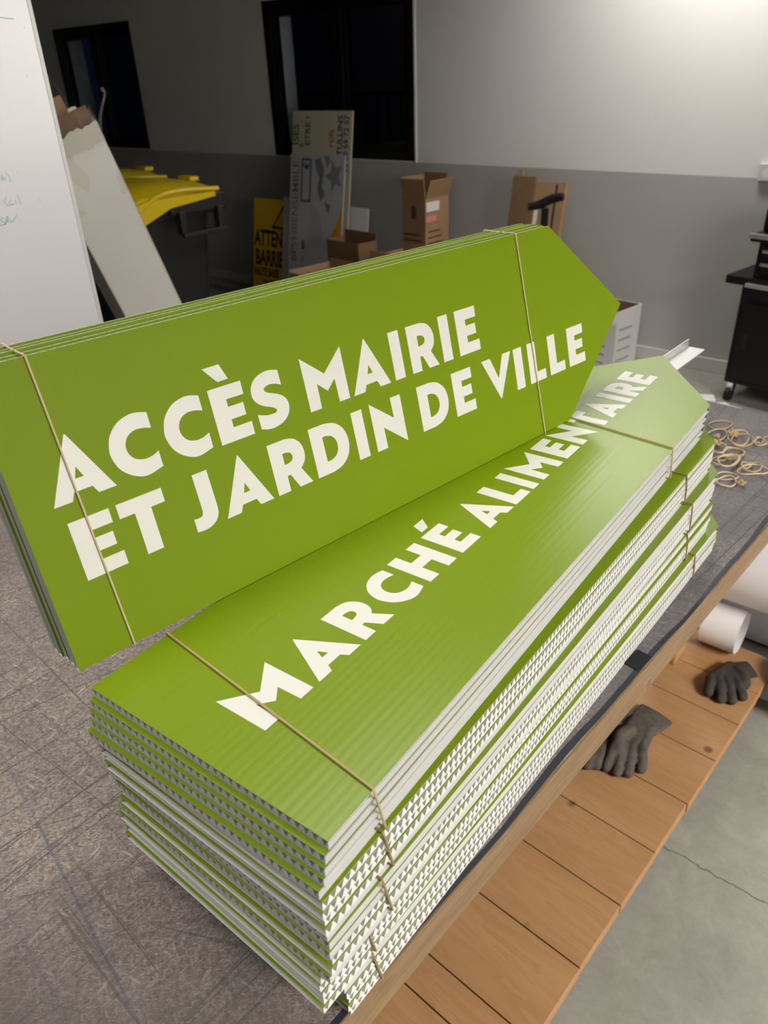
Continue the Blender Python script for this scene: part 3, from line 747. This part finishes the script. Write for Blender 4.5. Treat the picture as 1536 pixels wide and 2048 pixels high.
# ------------------------------------------------------------------ white paper rolls behind the leg
def roll(name, label, c, x0, x1, r, yaw=0, turns=1.6, tail=0):
    bm = bmesh.new(); n = 90; lay = []
    path = []
    for i in range(n + 1):
        f = i / n; th = -PI / 2 + f * turns * 2 * PI; rr_ = r * (1 - .14 * f)
        path.append((math.cos(th) * rr_, math.sin(th) * rr_))
    if tail:
        path = [(-tail + tail * j / 8 * 1.0, -r) for j in range(8)] + path
    th_ = .0012
    out = []
    for j, (py, pz) in enumerate(path):
        a = path[max(0, j - 1)]; b_ = path[min(len(path) - 1, j + 1)]; d = Vector((b_[0] - a[0], b_[1] - a[1])).normalized(); nrm = Vector((-d.y, d.x))
        out.append([bm.verts.new((x, py + s * nrm.x * th_, pz + s * nrm.y * th_)) for x, s in ((x0, 0), (x1, 0), (x1, 1), (x0, 1))])
    for a, b_ in zip(out[:-1], out[1:]):
        for k in range(4): bm.faces.new((a[k], a[(k + 1) % 4], b_[(k + 1) % 4], b_[k]))
    bm.faces.new(out[0]); bm.faces.new(out[-1][::-1])
    o = tag(obj(name, bm, M['paper'], None, True), label, 'paper roll', 'white paper rolls beside the table'); o.location = c; o.rotation_euler = (0, 0, yaw)
    return o
roll('paper_roll', 'short white paper roll on the planks behind the black glove', (0, 1.632, .1003 + .070), .165, .262, .070, .0, 1.35)
roll('paper_roll', 'large white paper roll lying above the short roll', (0, 1.69, .350), .10, 1.15, .118, .0, 1.5)
roll('paper_roll', 'topmost white paper roll beside the far table edge', (0, 1.80, .535), .08, 1.10, .095, -.02, 1.5)
roll('paper_roll', 'lowest white paper roll on the floor behind the large one', (0, 1.86, .0605), .02, 1.12, .085, .0, 1.5) .location.z = .086
roll('paper_roll', 'unrolling white paper sheet on the floor right of the plank shelf', (0, 1.60, .086), .392, 1.05, .085, 0, 1.2, .06)
# ------------------------------------------------------------------ whiteboard and carton on the left
t = thing('whiteboard', 'white dry-erase board on legs with faint teal handwriting', 'whiteboard', (-1.34, .84, 0), math.atan2(.954, .30))
BW, Z0, Z1 = 1.5, .62, 1.95
obj('panel', bx((-BW, -.006, Z0), (-.0098, .012, Z1)), M['board'], t)
for lo, hi in (((-.0095, -.009, Z0 - .01), (0, .016, Z1 + .01)), ((-BW - .018, -.011, Z0 - .02), (-BW, .016, Z1 + .02)), ((-BW, -.009, Z1), (-.0098, .016, Z1 + .01)), ((-BW, -.009, Z0 - .01), (-.0098, .016, Z0))):
    obj('frame_bar', bx(lo, hi, .003), M['whiteplast'], t)
for x in (-.25, -BW + .25):
    obj('leg', bx((x - .02, .017, 0), (x + .02, .05, Z1 - .1), .004), M['alu'], t); obj('foot', bx((x - .022, -.28, 0), (x + .022, .016, .035), .006), M['alu'], t)
def marks(sets, r, name, m):
    bm = bmesh.new()
    for s in sets:
        pts = catmull([(u, -.0066, z) for u, z in s], 5); tube(bm, pts, r, n=6, flat=.5)
    return obj(name, bm, m, t, True)
marks([[(-.110, 1.685), (-.0722, 1.6821), (-.0446, 1.6792)]], .0009, 'marker_line', M['ink'])
marks([[(-.167, 1.365), (-.1604, 1.3603), (-.1574, 1.3551), (-.1563, 1.3671), (-.1523, 1.3551), (-.1484, 1.3631)], [(-.1475, 1.3729), (-.1413, 1.3647), (-.1397, 1.3556), (-.1431, 1.3493)]], .0007, 'handwriting', M['ink'])
marks([[(-.1581, 1.3193), (-.164, 1.312), (-.1656, 1.3042), (-.1582, 1.2977)], [(-.1496, 1.3105), (-.155, 1.3054), (-.1554, 1.2997), (-.1458, 1.301)], [(-.1393, 1.3106), (-.1402, 1.305), (-.1388, 1.3014)], [(-.1332, 1.3202), (-.1311, 1.3086), (-.1315, 1.2983)]], .0006, 'handwriting', M['ink'])
marks([[(-.1769, 1.2711), (-.1824, 1.2717), (-.1859, 1.2675), (-.1784, 1.2614), (-.1783, 1.2573), (-.1888, 1.2568)], [(-.1781, 1.2561), (-.1698, 1.272), (-.1671, 1.2734), (-.1692, 1.2632)], [(-.1752, 1.2645), (-.1682, 1.2649)], [(-.1628, 1.27), (-.1619, 1.2606), (-.1457, 1.2756)]], .0007, 'handwriting', M['ink'])
marks([[(-.047, 1.57), (-.0462, 1.564)], [(-.028, 1.665), (-.026, 1.66)], [(-.12, 1.372), (-.1205, 1.369)], [(-.087, 1.305), (-.083, 1.302)]], .0008, 'smudge', M['smudge'])

# long carton leaning behind the whiteboard: axis from its foot to its torn top
top = Vector((-1.584, .964, 1.480)); low = Vector((-1.620, 1.178, .885))
ax = (top - low).normalized(); foot = low - ax * (low.z / ax.z)
view = (Vector((low.x, low.y, 0)) - Vector((.584, -.224, 0))).normalized()
side = ax.cross(view).normalized(); side = side if side.y > 0 else -side
dep = side.cross(ax).normalized(); dep = dep if dep.dot(view) > 0 else -dep
# turn the box so that a little of its left side shows
rot = Matrix.Rotation(math.radians(22), 3, ax); side = rot @ side; dep = rot @ dep
Lc = (top - foot).length - .045; hw, dp = .098, .11
t = thing('long_carton', 'long white carton leaning behind the whiteboard, torn open at its top', 'box')
Mc = Matrix((side, dep, ax)).transposed().to_4x4(); Mc.translation = foot + Vector((0, 0, .03)); t.matrix_world = Mc
bm = bmesh.new(); tk = .004
rg = random.Random(5)
def sidewall(x0, y0, x1, y1, ztop, jag):
    """one carton wall with a torn upper rim"""
    n = 16; d = Vector((x1 - x0, y1 - y0, 0)).normalized(); nr = Vector((d.y, -d.x, 0)) * tk; cols = []
    for i in range(n + 1):
        f = i / n; zt = ztop + (rg.uniform(-jag, jag) if 0 < i < n else 0)
        p = Vector((x0 + (x1 - x0) * f, y0 + (y1 - y0) * f, 0))
        cols.append([bm.verts.new(p), bm.verts.new(p + Vector((0, 0, zt))), bm.verts.new(p + Vector((0, 0, zt)) - nr), bm.verts.new(p - nr)])
    for a, b_ in zip(cols[:-1], cols[1:]):
        for k in range(4): bm.faces.new((a[k], a[(k + 1) % 4], b_[(k + 1) % 4], b_[k]))
    bm.faces.new(cols[0]); bm.faces.new(cols[-1][::-1])
sidewall(-hw, 0, hw, 0, Lc - .045, .006); sidewall(hw, 0, hw, dp, Lc - .045, .004); sidewall(hw, dp, -hw, dp, Lc - .02, .003); sidewall(-hw, dp, -hw, 0, Lc - .04, .005)
box(bm, (-hw + .001, .001, 0), (hw - .001, dp - .001, .004))
bmesh.ops.remove_doubles(bm, verts=bm.verts, dist=.0002)
obj('tube', bm, M['carton'], t)
obj('inner_flap', bx((-hw + .008, dp - .03, Lc - .10), (hw - .035, dp - .024, Lc + .028), .001), M['card'], t)
obj('inner_flap', bx((-hw + .008, .012, Lc - .10), (hw - .006, .016, Lc - .002), .001), M['carddark'], t)
bm = bmesh.new(); gg = []
for i in range(18):
    x = -hw + (2 * hw) * i / 17
    gg.append([bm.verts.new((x, -.002 - rg.uniform(0, .006), Lc - .10 + rg.uniform(-.004, .004))), bm.verts.new((x, -.003 - rg.uniform(0, .008), Lc - .055 + rg.uniform(-.008, .008))), bm.verts.new((x, .004 + rg.uniform(-.006, .006), Lc - .012 + rg.uniform(-.01, .008)))])
for a, b_ in zip(gg[:-1], gg[1:]):
    for k in range(2): bm.faces.new((a[k], b_[k], b_[k + 1], a[k + 1]))
obj('torn_tape', bm, M['clear'], t)
bm = bmesh.new(); tube(bm, catmull([(hw + .003, .03, Lc - .10), (hw + .028, .03, Lc - .05), (hw + .066, .03, Lc - .008), (hw + .070, .03, Lc + .004), (hw + .064, .03, Lc + .008)], 5), [.004] * 6 + [.0035] * 10 + [.006] * 5, n=7)
obj('tape_strand', bm, M['clear'], t)
bm = bmesh.new(); tube(bm, catmull([(-7.29, YW - .02, 1.71), (-7.15, YW - .022, 1.585), (-6.99, YW - .02, 1.44), (-6.9, YW - .02, 1.2)], 8), .008, n=8)
tag(obj('cable', bm, M['whiteplast'], None, True), 'thin pale cable across the dark left window', 'cable')

# ------------------------------------------------------------------ wheelie bins
def bin_(x, y, label, yaw=0):
    t = thing('wheelie_bin', label, 'bin', (x, y, 0), yaw, 'wheelie bins left of the window')
    # local: +x right side (to the lamp side), +y rear with handles
    bm = bmesh.new()
    def ring(z, wx, y0, y1, r=.05):
        pts = []
        for cx_, cy_, a0 in ((wx - r, y1 - r, 0), (-wx + r, y1 - r, 90), (-wx + r, y0 + r, 180), (wx - r, y0 + r, 270)):
            for i in range(6):
                a = math.radians(a0 + 18 * i); pts.append((cx_ + r * math.cos(a), cy_ + r * math.sin(a), z))
        return [bm.verts.new(p) for p in pts]
    rs = [ring(.06, .22, -.27, .20), ring(.3, .235, -.30, .23), ring(.88, .275, -.35, .29), ring(.93, .28, -.355, .30), ring(.93, .30, -.375, .325), ring(1.0, .302, -.375, .33), ring(1.0, .285, -.36, .31)]
    bm.faces.new(rs[0][::-1])
    for a, b_ in zip(rs[:-1], rs[1:]):
        n = len(a)
        for k in range(n): bm.faces.new((a[k], a[(k + 1) % n], b_[(k + 1) % n], b_[k]))
    bm.faces.new(rs[-1])
    obj('body', bm, M['bin'], t, True)
    rim = bmesh.new(); box(rim, (.30, .02, .945), (.335, .36, 1.03), .01); box(rim, (-.335, .02, .945), (-.30, .36, 1.03), .01); box(rim, (-.335, .33, .945), (.335, .365, 1.03), .01)
    obj('rim_collar', rim, M['bin'], t)
    for s in (1, -1):
        h = bmesh.new(); box(h, (s * .335 - .02, .05, .85), (s * .335 + .03, .085, .965), .006); box(h, (s * .335 - .02, .285, .85), (s * .335 + .03, .32, .965), .006)
        box(h, (s * .335 + .012, .05, .838), (s * .335 + .045, .32, .862), .006)
        obj('side_handle', h, M['bin'], t)
    bm = bmesh.new(); prof = [(.36, 1.02), (.365, 1.05), (.30, 1.075), (.1, 1.10), (-.12, 1.095), (-.28, 1.055), (-.37, .99), (-.405, .945), (-.40, .93), (-.36, .965), (-.2, 1.02), (0, 1.035)]
    nx = 12; cols = []
    for i in range(nx + 1):
        f = i / nx * 2 - 1; x_ = f * .318; drop = .05 * abs(f) ** 4
        cols.append([bm.verts.new((x_, yy, zz - (drop if k < 9 else 0))) for k, (yy, zz) in enumerate(prof)])
    m = len(prof)
    for a, b_ in zip(cols[:-1], cols[1:]):
        for k in range(m): bm.faces.new((a[k], a[(k + 1) % m], b_[(k + 1) % m], b_[k]))
    bm.faces.new(cols[0]); bm.faces.new(cols[-1][::-1])
    lid = obj('lid', bm, M['yellow'], t, True)
    for s in (1, -1):
        sk = bmesh.new()
        q = [(.30, 1.035), (.30, 1.012), (.02, .985), (-.14, .925), (-.30, .905), (-.395, .90), (-.41, .945), (-.28, 1.0), (-.1, 1.035)]
        a = [sk.verts.new((s * .321, yy, zz)) for yy, zz in q]; b_ = [sk.verts.new((s * .339, yy, zz)) for yy, zz in q]
        sk.faces.new(a); sk.faces.new(b_[::-1])
        for k in range(len(q)): sk.faces.new((a[k], b_[k], b_[(k + 1) % len(q)], a[(k + 1) % len(q)]))
        obj('lid_skirt', sk, M['yellow'], t)
    lip = bmesh.new(); tube(lip, catmull([(.325, .33, 1.045), (.33, .1, 1.06), (.33, -.05, 1.045), (.332, -.16, .99), (.33, -.3, .965)], 6), .012, n=8)
    obj('lid_fold', lip, M['yellow'], t, True)
    obj('lid_grip', bx((-.06, .34, 1.06), (.06, .40, 1.085), .008), M['yellow'], t)
    for s in (1, -1):
        wb = bmesh.new(); cyl(wb, (s * .20, .27, .1), (s * .26, .27, .1), .1, 28)
        obj('wheel', wb, M['rubber'], t, True)
    ax_ = bmesh.new(); cyl(ax_, (-.2, .27, .1), (.2, .27, .1), .012, 12); obj('axle', ax_, M['bin'], t)
    return t
bin_(-3.22, 2.20, 'anthracite wheelie bin with yellow lid nearest the white carton', -.06)
bin_(-3.97, 2.42, 'anthracite wheelie bin with yellow lid standing behind the nearer bin', -.1)

# ------------------------------------------------------------------ boards leaning on the wall
def lean_panel(name, label, cat, x0, x1, yb, ang, h, th, m, yaw=0, group=None):
    """upright board; local x across, z up its face, front at y=0, leaning back by ang"""
    t = thing(name, label, cat, group=group)
    t.matrix_world = Matrix.Translation((x0, yb, 0.001 + th * math.sin(ang) * 0)) @ Matrix.Rotation(yaw, 4, 'Z') @ Matrix.Rotation(-ang, 4, 'X')
    obj('panel', bx((0, 0, 0), (x1 - x0, th, h), .0015), m, t)
    return t
STAND = Matrix.Rotation(PI / 2, 4, 'X')          # text plane xy -> xz facing -y
UPW = Matrix.Rotation(PI / 2, 4, 'Z')            # reading upwards
def put_text(t, s, size, at, m, name='lettering', bold=0.0, vertical=False, sx=1.0, align='LEFT', extrude=.0008):
    me = textmesh(s, size, bold, extrude, align, sx)
    Mx = Matrix.Translation((at[0], -.0002, at[1])) @ STAND @ (UPW if vertical else Matrix.Identity(4))
    return obj(name, xf(me, Mx), m, t)
# cream panel, text turned upwards
t = lean_panel('sign_panel', 'tall cream sign panel with upward green and navy lettering under the window', 'sign', -3.80, -3.225, 3.785, math.radians(9), 1.345, .012, M['cream'])
for tx, sz, x_, z_, m_, sx_ in (('ISES', .082, .066, 1.263, 'dgreen', 1.0), ('S', .047, .113, 1.138, 'dgreen', 1.1), ('ETRE !', .068, .178, 1.312, 'dgreen', 1.0), ('rtifs', .072, .410, 1.232, 'orange', 1.0), ('TULLINS', .066, .489, 1.318, 'navy', 1.0), ('06 60 59 72 57', .062, .545, 1.318, 'navy', .93)):
    put_text(t, tx, sz, (x_, z_), M[m_], bold=.0012, vertical=True, sx=sx_, align='RIGHT')
# silver grey giant cheque
t = lean_panel('cheque_board', 'silver grey cheque board with upward lettering in front of the cream panel', 'sign', -3.645, -3.13, 3.605, math.radians(10), 1.095, .01, M['silver'])
put_text(t, '#PVHBENSEMBLE', .088, (.086, 1.047), M['greyprint'], bold=.0006, vertical=True, sx=1.0, align='RIGHT')
bm = bmesh.new()
for lo, hi in (((.111, .79), (.121, 1.066)), ((.194, .79), (.204, 1.066)), ((.121, .79), (.194, .80)), ((.121, 1.056), (.194, 1.066))): box(bm, (lo[0], -.001, lo[1]), (hi[0], 0, hi[1]))
obj('amount_box', bm, M['navy'], t)
put_text(t, '€', .075, (.184, 1.045), M['navy'], bold=.001, vertical=True, align='RIGHT')
def printed(t, loops, m, name): return obj(name, xf(fillmesh(loops, .0006), Matrix.Translation((0, -.0002, 0)) @ STAND), m, t)
starp = []
for i in range(10):
    r_ = (.115, .052)[i % 2]; a = PI / 2 + i * PI / 5 + .35; starp.append((min(.512, .425 + r_ * .75 * math.cos(a)), min(1.09, .965 + r_ * math.sin(a))))
printed(t, [starp], M['star'], 'star_print')
printed(t, [[(.24, 1.06), (.29, 1.075), (.33, 1.0), (.31, .90), (.345, .84), (.30, .80), (.27, .88), (.285, .95), (.25, 1.0)]], M['greyprint'], 'splash_print')
printed(t, [[(.33, 1.085), (.37, 1.09), (.385, 1.05), (.35, 1.01)]], M['star'], 'splash_print')
printed(t, [[(.345, .80), (.40, .78), (.385, .73), (.36, .74)]], M['greyprint'], 'splash_print')
for i in range(5): obj('ruled_line', bx((.215 + i * .024, -.0008, .50), (.2185 + i * .024, 0, .78 - i * .016)), M['greyprint'], t)
printed(t, [[(.512, .50), (.512, .82), (.498, .76), (.485, .70), (.470, .69), (.455, .64), (.435, .63), (.42, .58), (.40, .50)]], M['amber'], 'corner_print')
put_text(t, 'am', .05, (.160, .535), M['ink_black'], bold=.0015, vertical=True, align='RIGHT')
put_text(t, 'le me', .04, (.160, .43), M['greyprint'], bold=.0005, vertical=True, align='RIGHT')
# yellow warning board
t = lean_panel('warning_board', 'yellow warning board with black lettering leaning on the wall', 'sign', -4.15, -3.56, 3.715, math.radians(10), .765, .008, M['signyel'])
put_text(t, 'ATTENTION', .158, (.016, .432), M['ink_black'], bold=.005, sx=.62)
put_text(t, 'BARRIERE', .158, (.026, .290), M['ink_black'], bold=.005, sx=.62)
put_text(t, 'HAUTE BASSE', .088, (.012, .208), M['ink_black'], bold=.0026, sx=.52)
put_text(t, 'DE TETE', .070, (.125, .130), M['ink_black'], bold=.0025, sx=.66)
printed(t, [[(.20, .56), (.46, .56), (.33, .735)], [(.228, .577), (.432, .577), (.33, .707)]], M['ink_black'], 'triangle_print')
t = lean_panel('grey_board', 'plain grey board standing between the yellow sign and the cheque board', 'board', -3.745, -3.30, 3.640, math.radians(10), .80, .006, M['silver'])
t = lean_panel('white_board_offcut', 'plain white board offcut right of the tall cream panel', 'board', -3.30, -3.13, 3.90, math.radians(8), .728, .008, M['foam'])

# ------------------------------------------------------------------ cardboard boxes
def open_box(name, label, cx_, cy_, z0, sx, sy, h, m, flaps, yaw=0, tk=.005, group=None):
    t = thing(name, label, 'box', (cx_, cy_, z0), yaw, group)
    bm = bmesh.new()
    for lo, hi in (((-sx / 2, -sy / 2), (sx / 2, -sy / 2 + tk)), ((-sx / 2, sy / 2 - tk), (sx / 2, sy / 2)), ((-sx / 2, -sy / 2 + tk), (-sx / 2 + tk, sy / 2 - tk)), ((sx / 2 - tk, -sy / 2 + tk), (sx / 2, sy / 2 - tk))):
        box(bm, (lo[0], lo[1], 0), (hi[0], hi[1], h))
    box(bm, (-sx / 2 + tk, -sy / 2 + tk, 0), (sx / 2 - tk, sy / 2 - tk, tk))
    bmesh.ops.remove_doubles(bm, verts=bm.verts, dist=.0004)
    obj('carton_body', bm, m, t)
    for sd, ln, ang in flaps:      # flap hinged on a rim: side letter, length, opening angle from straight up (outwards)
        wdt = sx if sd in 'fb' else sy
        Mx = {'f': Matrix.Translation((0, -sy / 2 + tk / 2, h)) @ Matrix.Rotation(math.radians(ang), 4, 'X'), 'b': Matrix.Translation((0, sy / 2 - tk / 2, h)) @ Matrix.Rotation(math.radians(-ang), 4, 'X'),
              'r': Matrix.Translation((sx / 2 - tk / 2, 0, h)) @ Matrix.Rotation(math.radians(ang), 4, 'Y') @ Matrix.Rotation(PI / 2, 4, 'Z'), 'l': Matrix.Translation((-sx / 2 + tk / 2, 0, h)) @ Matrix.Rotation(math.radians(-ang), 4, 'Y') @ Matrix.Rotation(PI / 2, 4, 'Z')}[sd]
        obj('flap', bx((-wdt / 2 + .002, -tk / 2, .001), (wdt / 2 - .002, tk / 2, ln), .0008, Mx), m, t)
    return t
YB = 3.66
t = open_box('tall_box', 'tall open brown cardboard box with small white labels against the wall', -2.505, 3.84, 0, .19, .23, .86, M['card'], [('f', .115, 7), ('b', .13, -6), ('r', .115, 22), ('l', .115, 8)], math.radians(-3))
def face_tag(t, face, sx, sy, u, z, w_, h_, m, name):
    if face == 'f': return obj(name, bx((u, -sy / 2 - .0012, z), (u + w_, -sy / 2 - .0002, z + h_)), m, t)
    return obj(name, bx((sx / 2 + .0002, u, z), (sx / 2 + .0012, u + w_, z + h_)), m, t)
face_tag(t, 'r', .19, .23, -.105, .785, .125, .055, M['label'], 'white_label'); face_tag(t, 'r', .19, .23, -.105, .725, .095, .035, M['pink'], 'pink_label')
face_tag(t, 'r', .19, .23, -.04, .47, .10, .09, M['label'], 'white_label')
for k, (z, w_) in enumerate(((.66, .12), (.625, .14), (.59, .15), (.555, .10))):
    face_tag(t, 'r', .19, .23, -.09, z, w_, .010, M['print'], 'print_line'); face_tag(t, 'f', .19, .23, -.085, z - .02, w_ + .01, .012, M['print'], 'print_line')
face_tag(t, 'f', .19, .23, -.02, .74, .04, .075, M['print'], 'print_mark')
# low carton boxes behind the leaning bundle
t = open_box('low_box', 'wide low brown cardboard box in front of the cheque board', -2.68, 3.10, 0, .36, .32, .50, M['card'], [('f', .02, 4), ('l', .03, 12), ('b', .05, 2)], math.radians(-8))
face_tag(t, 'f', .36, .32, -.16, .40, .20, .03, M['print'], 'print_line')
t = open_box('low_box', 'wide brown cardboard box right of the low box below the white offcut', -2.20, 3.36, 0, .52, .28, .605, M['card'], [('f', .035, 4), ('b', .03, 2)], math.radians(-6))
face_tag(t, 'f', .52, .28, -.05, .50, .05, .05, M['print'], 'print_mark')
t = open_box('packing_box', 'dark brown cardboard box behind the two low boxes', -2.80, 3.45, 0, .30, .16, .635, M['carddark'], [('b', .04, 3)], math.radians(-6))
# flattened cartons leaning behind the trolley handle
t = lean_panel('flattened_carton', 'narrow flattened brown carton leaning on the wall, torn corner on top', 'box', -1.915, -1.768, 3.745, math.radians(9.5), 1.01, .03, M['carddark'], 0)
obj('torn_corner', bx((.02, .004, 1.005), (.06, .012, 1.045), .001), M['card'], t)
t = lean_panel('flattened_carton', 'wider flattened brown carton with a blue stripe behind the black handle', 'box', -1.765, -1.575, 3.755, math.radians(9.5), .985, .035, M['card'], 0)
obj('blue_stripe', bx((.13, -.0012, .02), (.142, -.0002, .975)), M['navy'], t)
obj('packing_tape', bx((.01, -.0012, .3), (.035, -.0002, .86)), M['label'], t)
# trolley handle
t = thing('hand_trolley', 'folded hand trolley with a black grip in front of the cartons', 'trolley', (-1.39, 3.36, 0), math.radians(28))
bm = bmesh.new(); box(bm, (-.018, -.012, .03), (.018, .012, .93), .005); obj('post', bm, M['black'], t)
bm = bmesh.new(); tube(bm, catmull([(-.085, 0, .935), (-.03, 0, .945), (.03, -.005, .972), (.085, -.02, .985)], 6), [.018, .018, .019, .02, .02, .021, .021, .022, .022, .022, .022, .022, .022, .022, .021, .021, .02, .02, .018], n=12); obj('grip', bm, M['black'], t, True)
obj('foot_plate', bx((-.17, -.26, .004), (.17, 0, .012), .002), M['black'], t)
for s in (-1, 1):
    bm = bmesh.new(); cyl(bm, (s * .13, .05, .07), (s * .17, .05, .07), .07, 24); obj('wheel', bm, M['rubber'], t, True)
bm = bmesh.new(); cyl(bm, (-.13, .05, .07), (.13, .05, .07), .008, 10); box(bm, (-.02, -.012, .03), (.02, .06, .09)); obj('axle', bm, M['black'], t)
# white open box on the floor
t = open_box('white_box', 'open white cardboard box with brown inside on the floor by the wall', -1.235, 3.92, 0, .26, .24, .345, M['label'], [('f', .075, 172)], math.radians(-8))
obj('brown_lining', bx((-.123, .1105, .19), (.123, .1145, .343)), M['carddark'], t)
obj('brown_lining', bx((-.1245, -.11, .19), (-.1205, .11, .343)), M['carddark'], t)
for k in range(4): face_tag(t, 'r', .26, .24, -.09, .05 + .06 * k, .13, .012, M['smudge'], 'print_line')
for k in range(3): face_tag(t, 'f', .26, .24, -.10, .03 + .05 * k, .17, .014, M['smudge'], 'print_line')

# ------------------------------------------------------------------ black tool cabinet
t = thing('tool_cabinet', 'black steel tool cabinet on castors at the right wall', 'cabinet', (-.485, 3.72, 0), math.radians(-9))
CW, CD = .62, .33
obj('body', bx((0, 0, .1), (CW, CD, .595), .004), M['black'], t)
obj('side_tray', bx((-.09, -.002, .588), (CW + .02, CD, .628), .004), M['black'], t)
d_ = obj('door', bx((.03, -.012, .125), (CW - .03, -.0005, .515), .004), M['black'], t)
obj('slot_handle', bx((.058, -.0145, .285), (.078, -.0122, .365), .001), M['rubber'], d_)
d_ = obj('drawer', bx((.02, -.012, .535), (CW - .02, -.0005, .585), .003), M['black'], t)
obj('drawer_handle', bx((.02, -.030, .588), (CW - .02, -.003, .606), .004), M['alu'], d_)
for x, y in ((.03, .03), (CW - .03, .03), (.03, CD - .03), (CW - .03, CD - .03)):
    f_ = obj('castor_fork', bx((x - .018, y - .02, .055), (x + .018, y + .02, .0995), .004), M['chrome'], t)
    bm = bmesh.new(); cyl(bm, (x - .013, y - .012, .034), (x + .013, y - .012, .034), .034, 24); obj('castor_wheel', bm, M['rubber'], f_, True)
t = thing('tool_chest', 'black tool chest with silver drawer rails on top of the cabinet', 'tool chest', (-.452, 3.735, .6285), math.radians(-9))
obj('body', bx((0, 0, 0), (.56, .26, .165), .004), M['black'], t)
obj('lid_tray', bx((-.035, -.03, .1655), (.58, .27, .200), .004), M['black'], t)
obj('lid_rail', bx((-.035, -.045, .182), (.58, -.0305, .204), .003), M['alu'], t)
for z in (.025, .085):
    d_ = obj('drawer', bx((.03, -.012, z), (.53, -.0005, z + .05), .003), M['black'], t)
    obj('drawer_handle', bx((.03, -.024, z + .034), (.53, -.0125, z + .049), .003), M['alu'], d_)
obj('hinge_knob', bx((-.018, .06, .09), (-.0005, .085, .105), .003), M['navy'], t)
t = thing('tool_case', 'black plastic tool case standing on the tool chest', 'case', (-.462, 3.76, .829), math.radians(-9))
bm = bmesh.new(); box(bm, (.0, .0, 0), (.50, .17, .115), .022, seg=3); obj('shell', bm, M['black'], t, True)
obj('grey_latch', bx((.06, -.008, .015), (.10, -.0005, .05), .003), M['alu'], t)
# socket on the wall
t = thing('wall_socket', 'pale square socket plate on the wall at the right frame edge', 'socket', (-.575, YW, 1.048))
obj('plate', bx((-.041, -.024, -.038), (.041, -.0005, .041), .004), M['socket'], t)
bm = bmesh.new(); cyl(bm, (0, -.0245, 0), (0, -.0242, 0), .022, 24); obj('insert', bm, M['label'], t)
# white packaging on the floor behind the table
t = thing('packaging_tray', 'white plastic packaging with a loop strap on the floor behind the table', 'packaging', (-.40, 3.52, .0005), math.radians(-40))
obj('tray', bx((-.07, -.045, 0), (.10, .045, .04), .006), M['whiteplast'], t)
bm = bmesh.new(); tube(bm, catmull([(-.02, .05, .03), (.02, .075, .03), (.07, .072, .032), (.09, .05, .03)], 8), .006, n=8); obj('strap', bm, M['whiteplast'], t, True)
for k in range(5): obj('comb_tooth', bx((.1005, -.042 + k * .019, .004), (.125, -.037 + k * .019, .034), .001), M['whiteplast'], t)
o = tag(obj('packaging_scrap', bx((-.07, -.04, 0), (.07, .04, .045), .008), M['whiteplast']), 'folded white packaging scrap left of the white plastic packaging', 'packaging'); o.location = (-.545, 3.585, .0005); o.rotation_euler = (0, 0, .5)
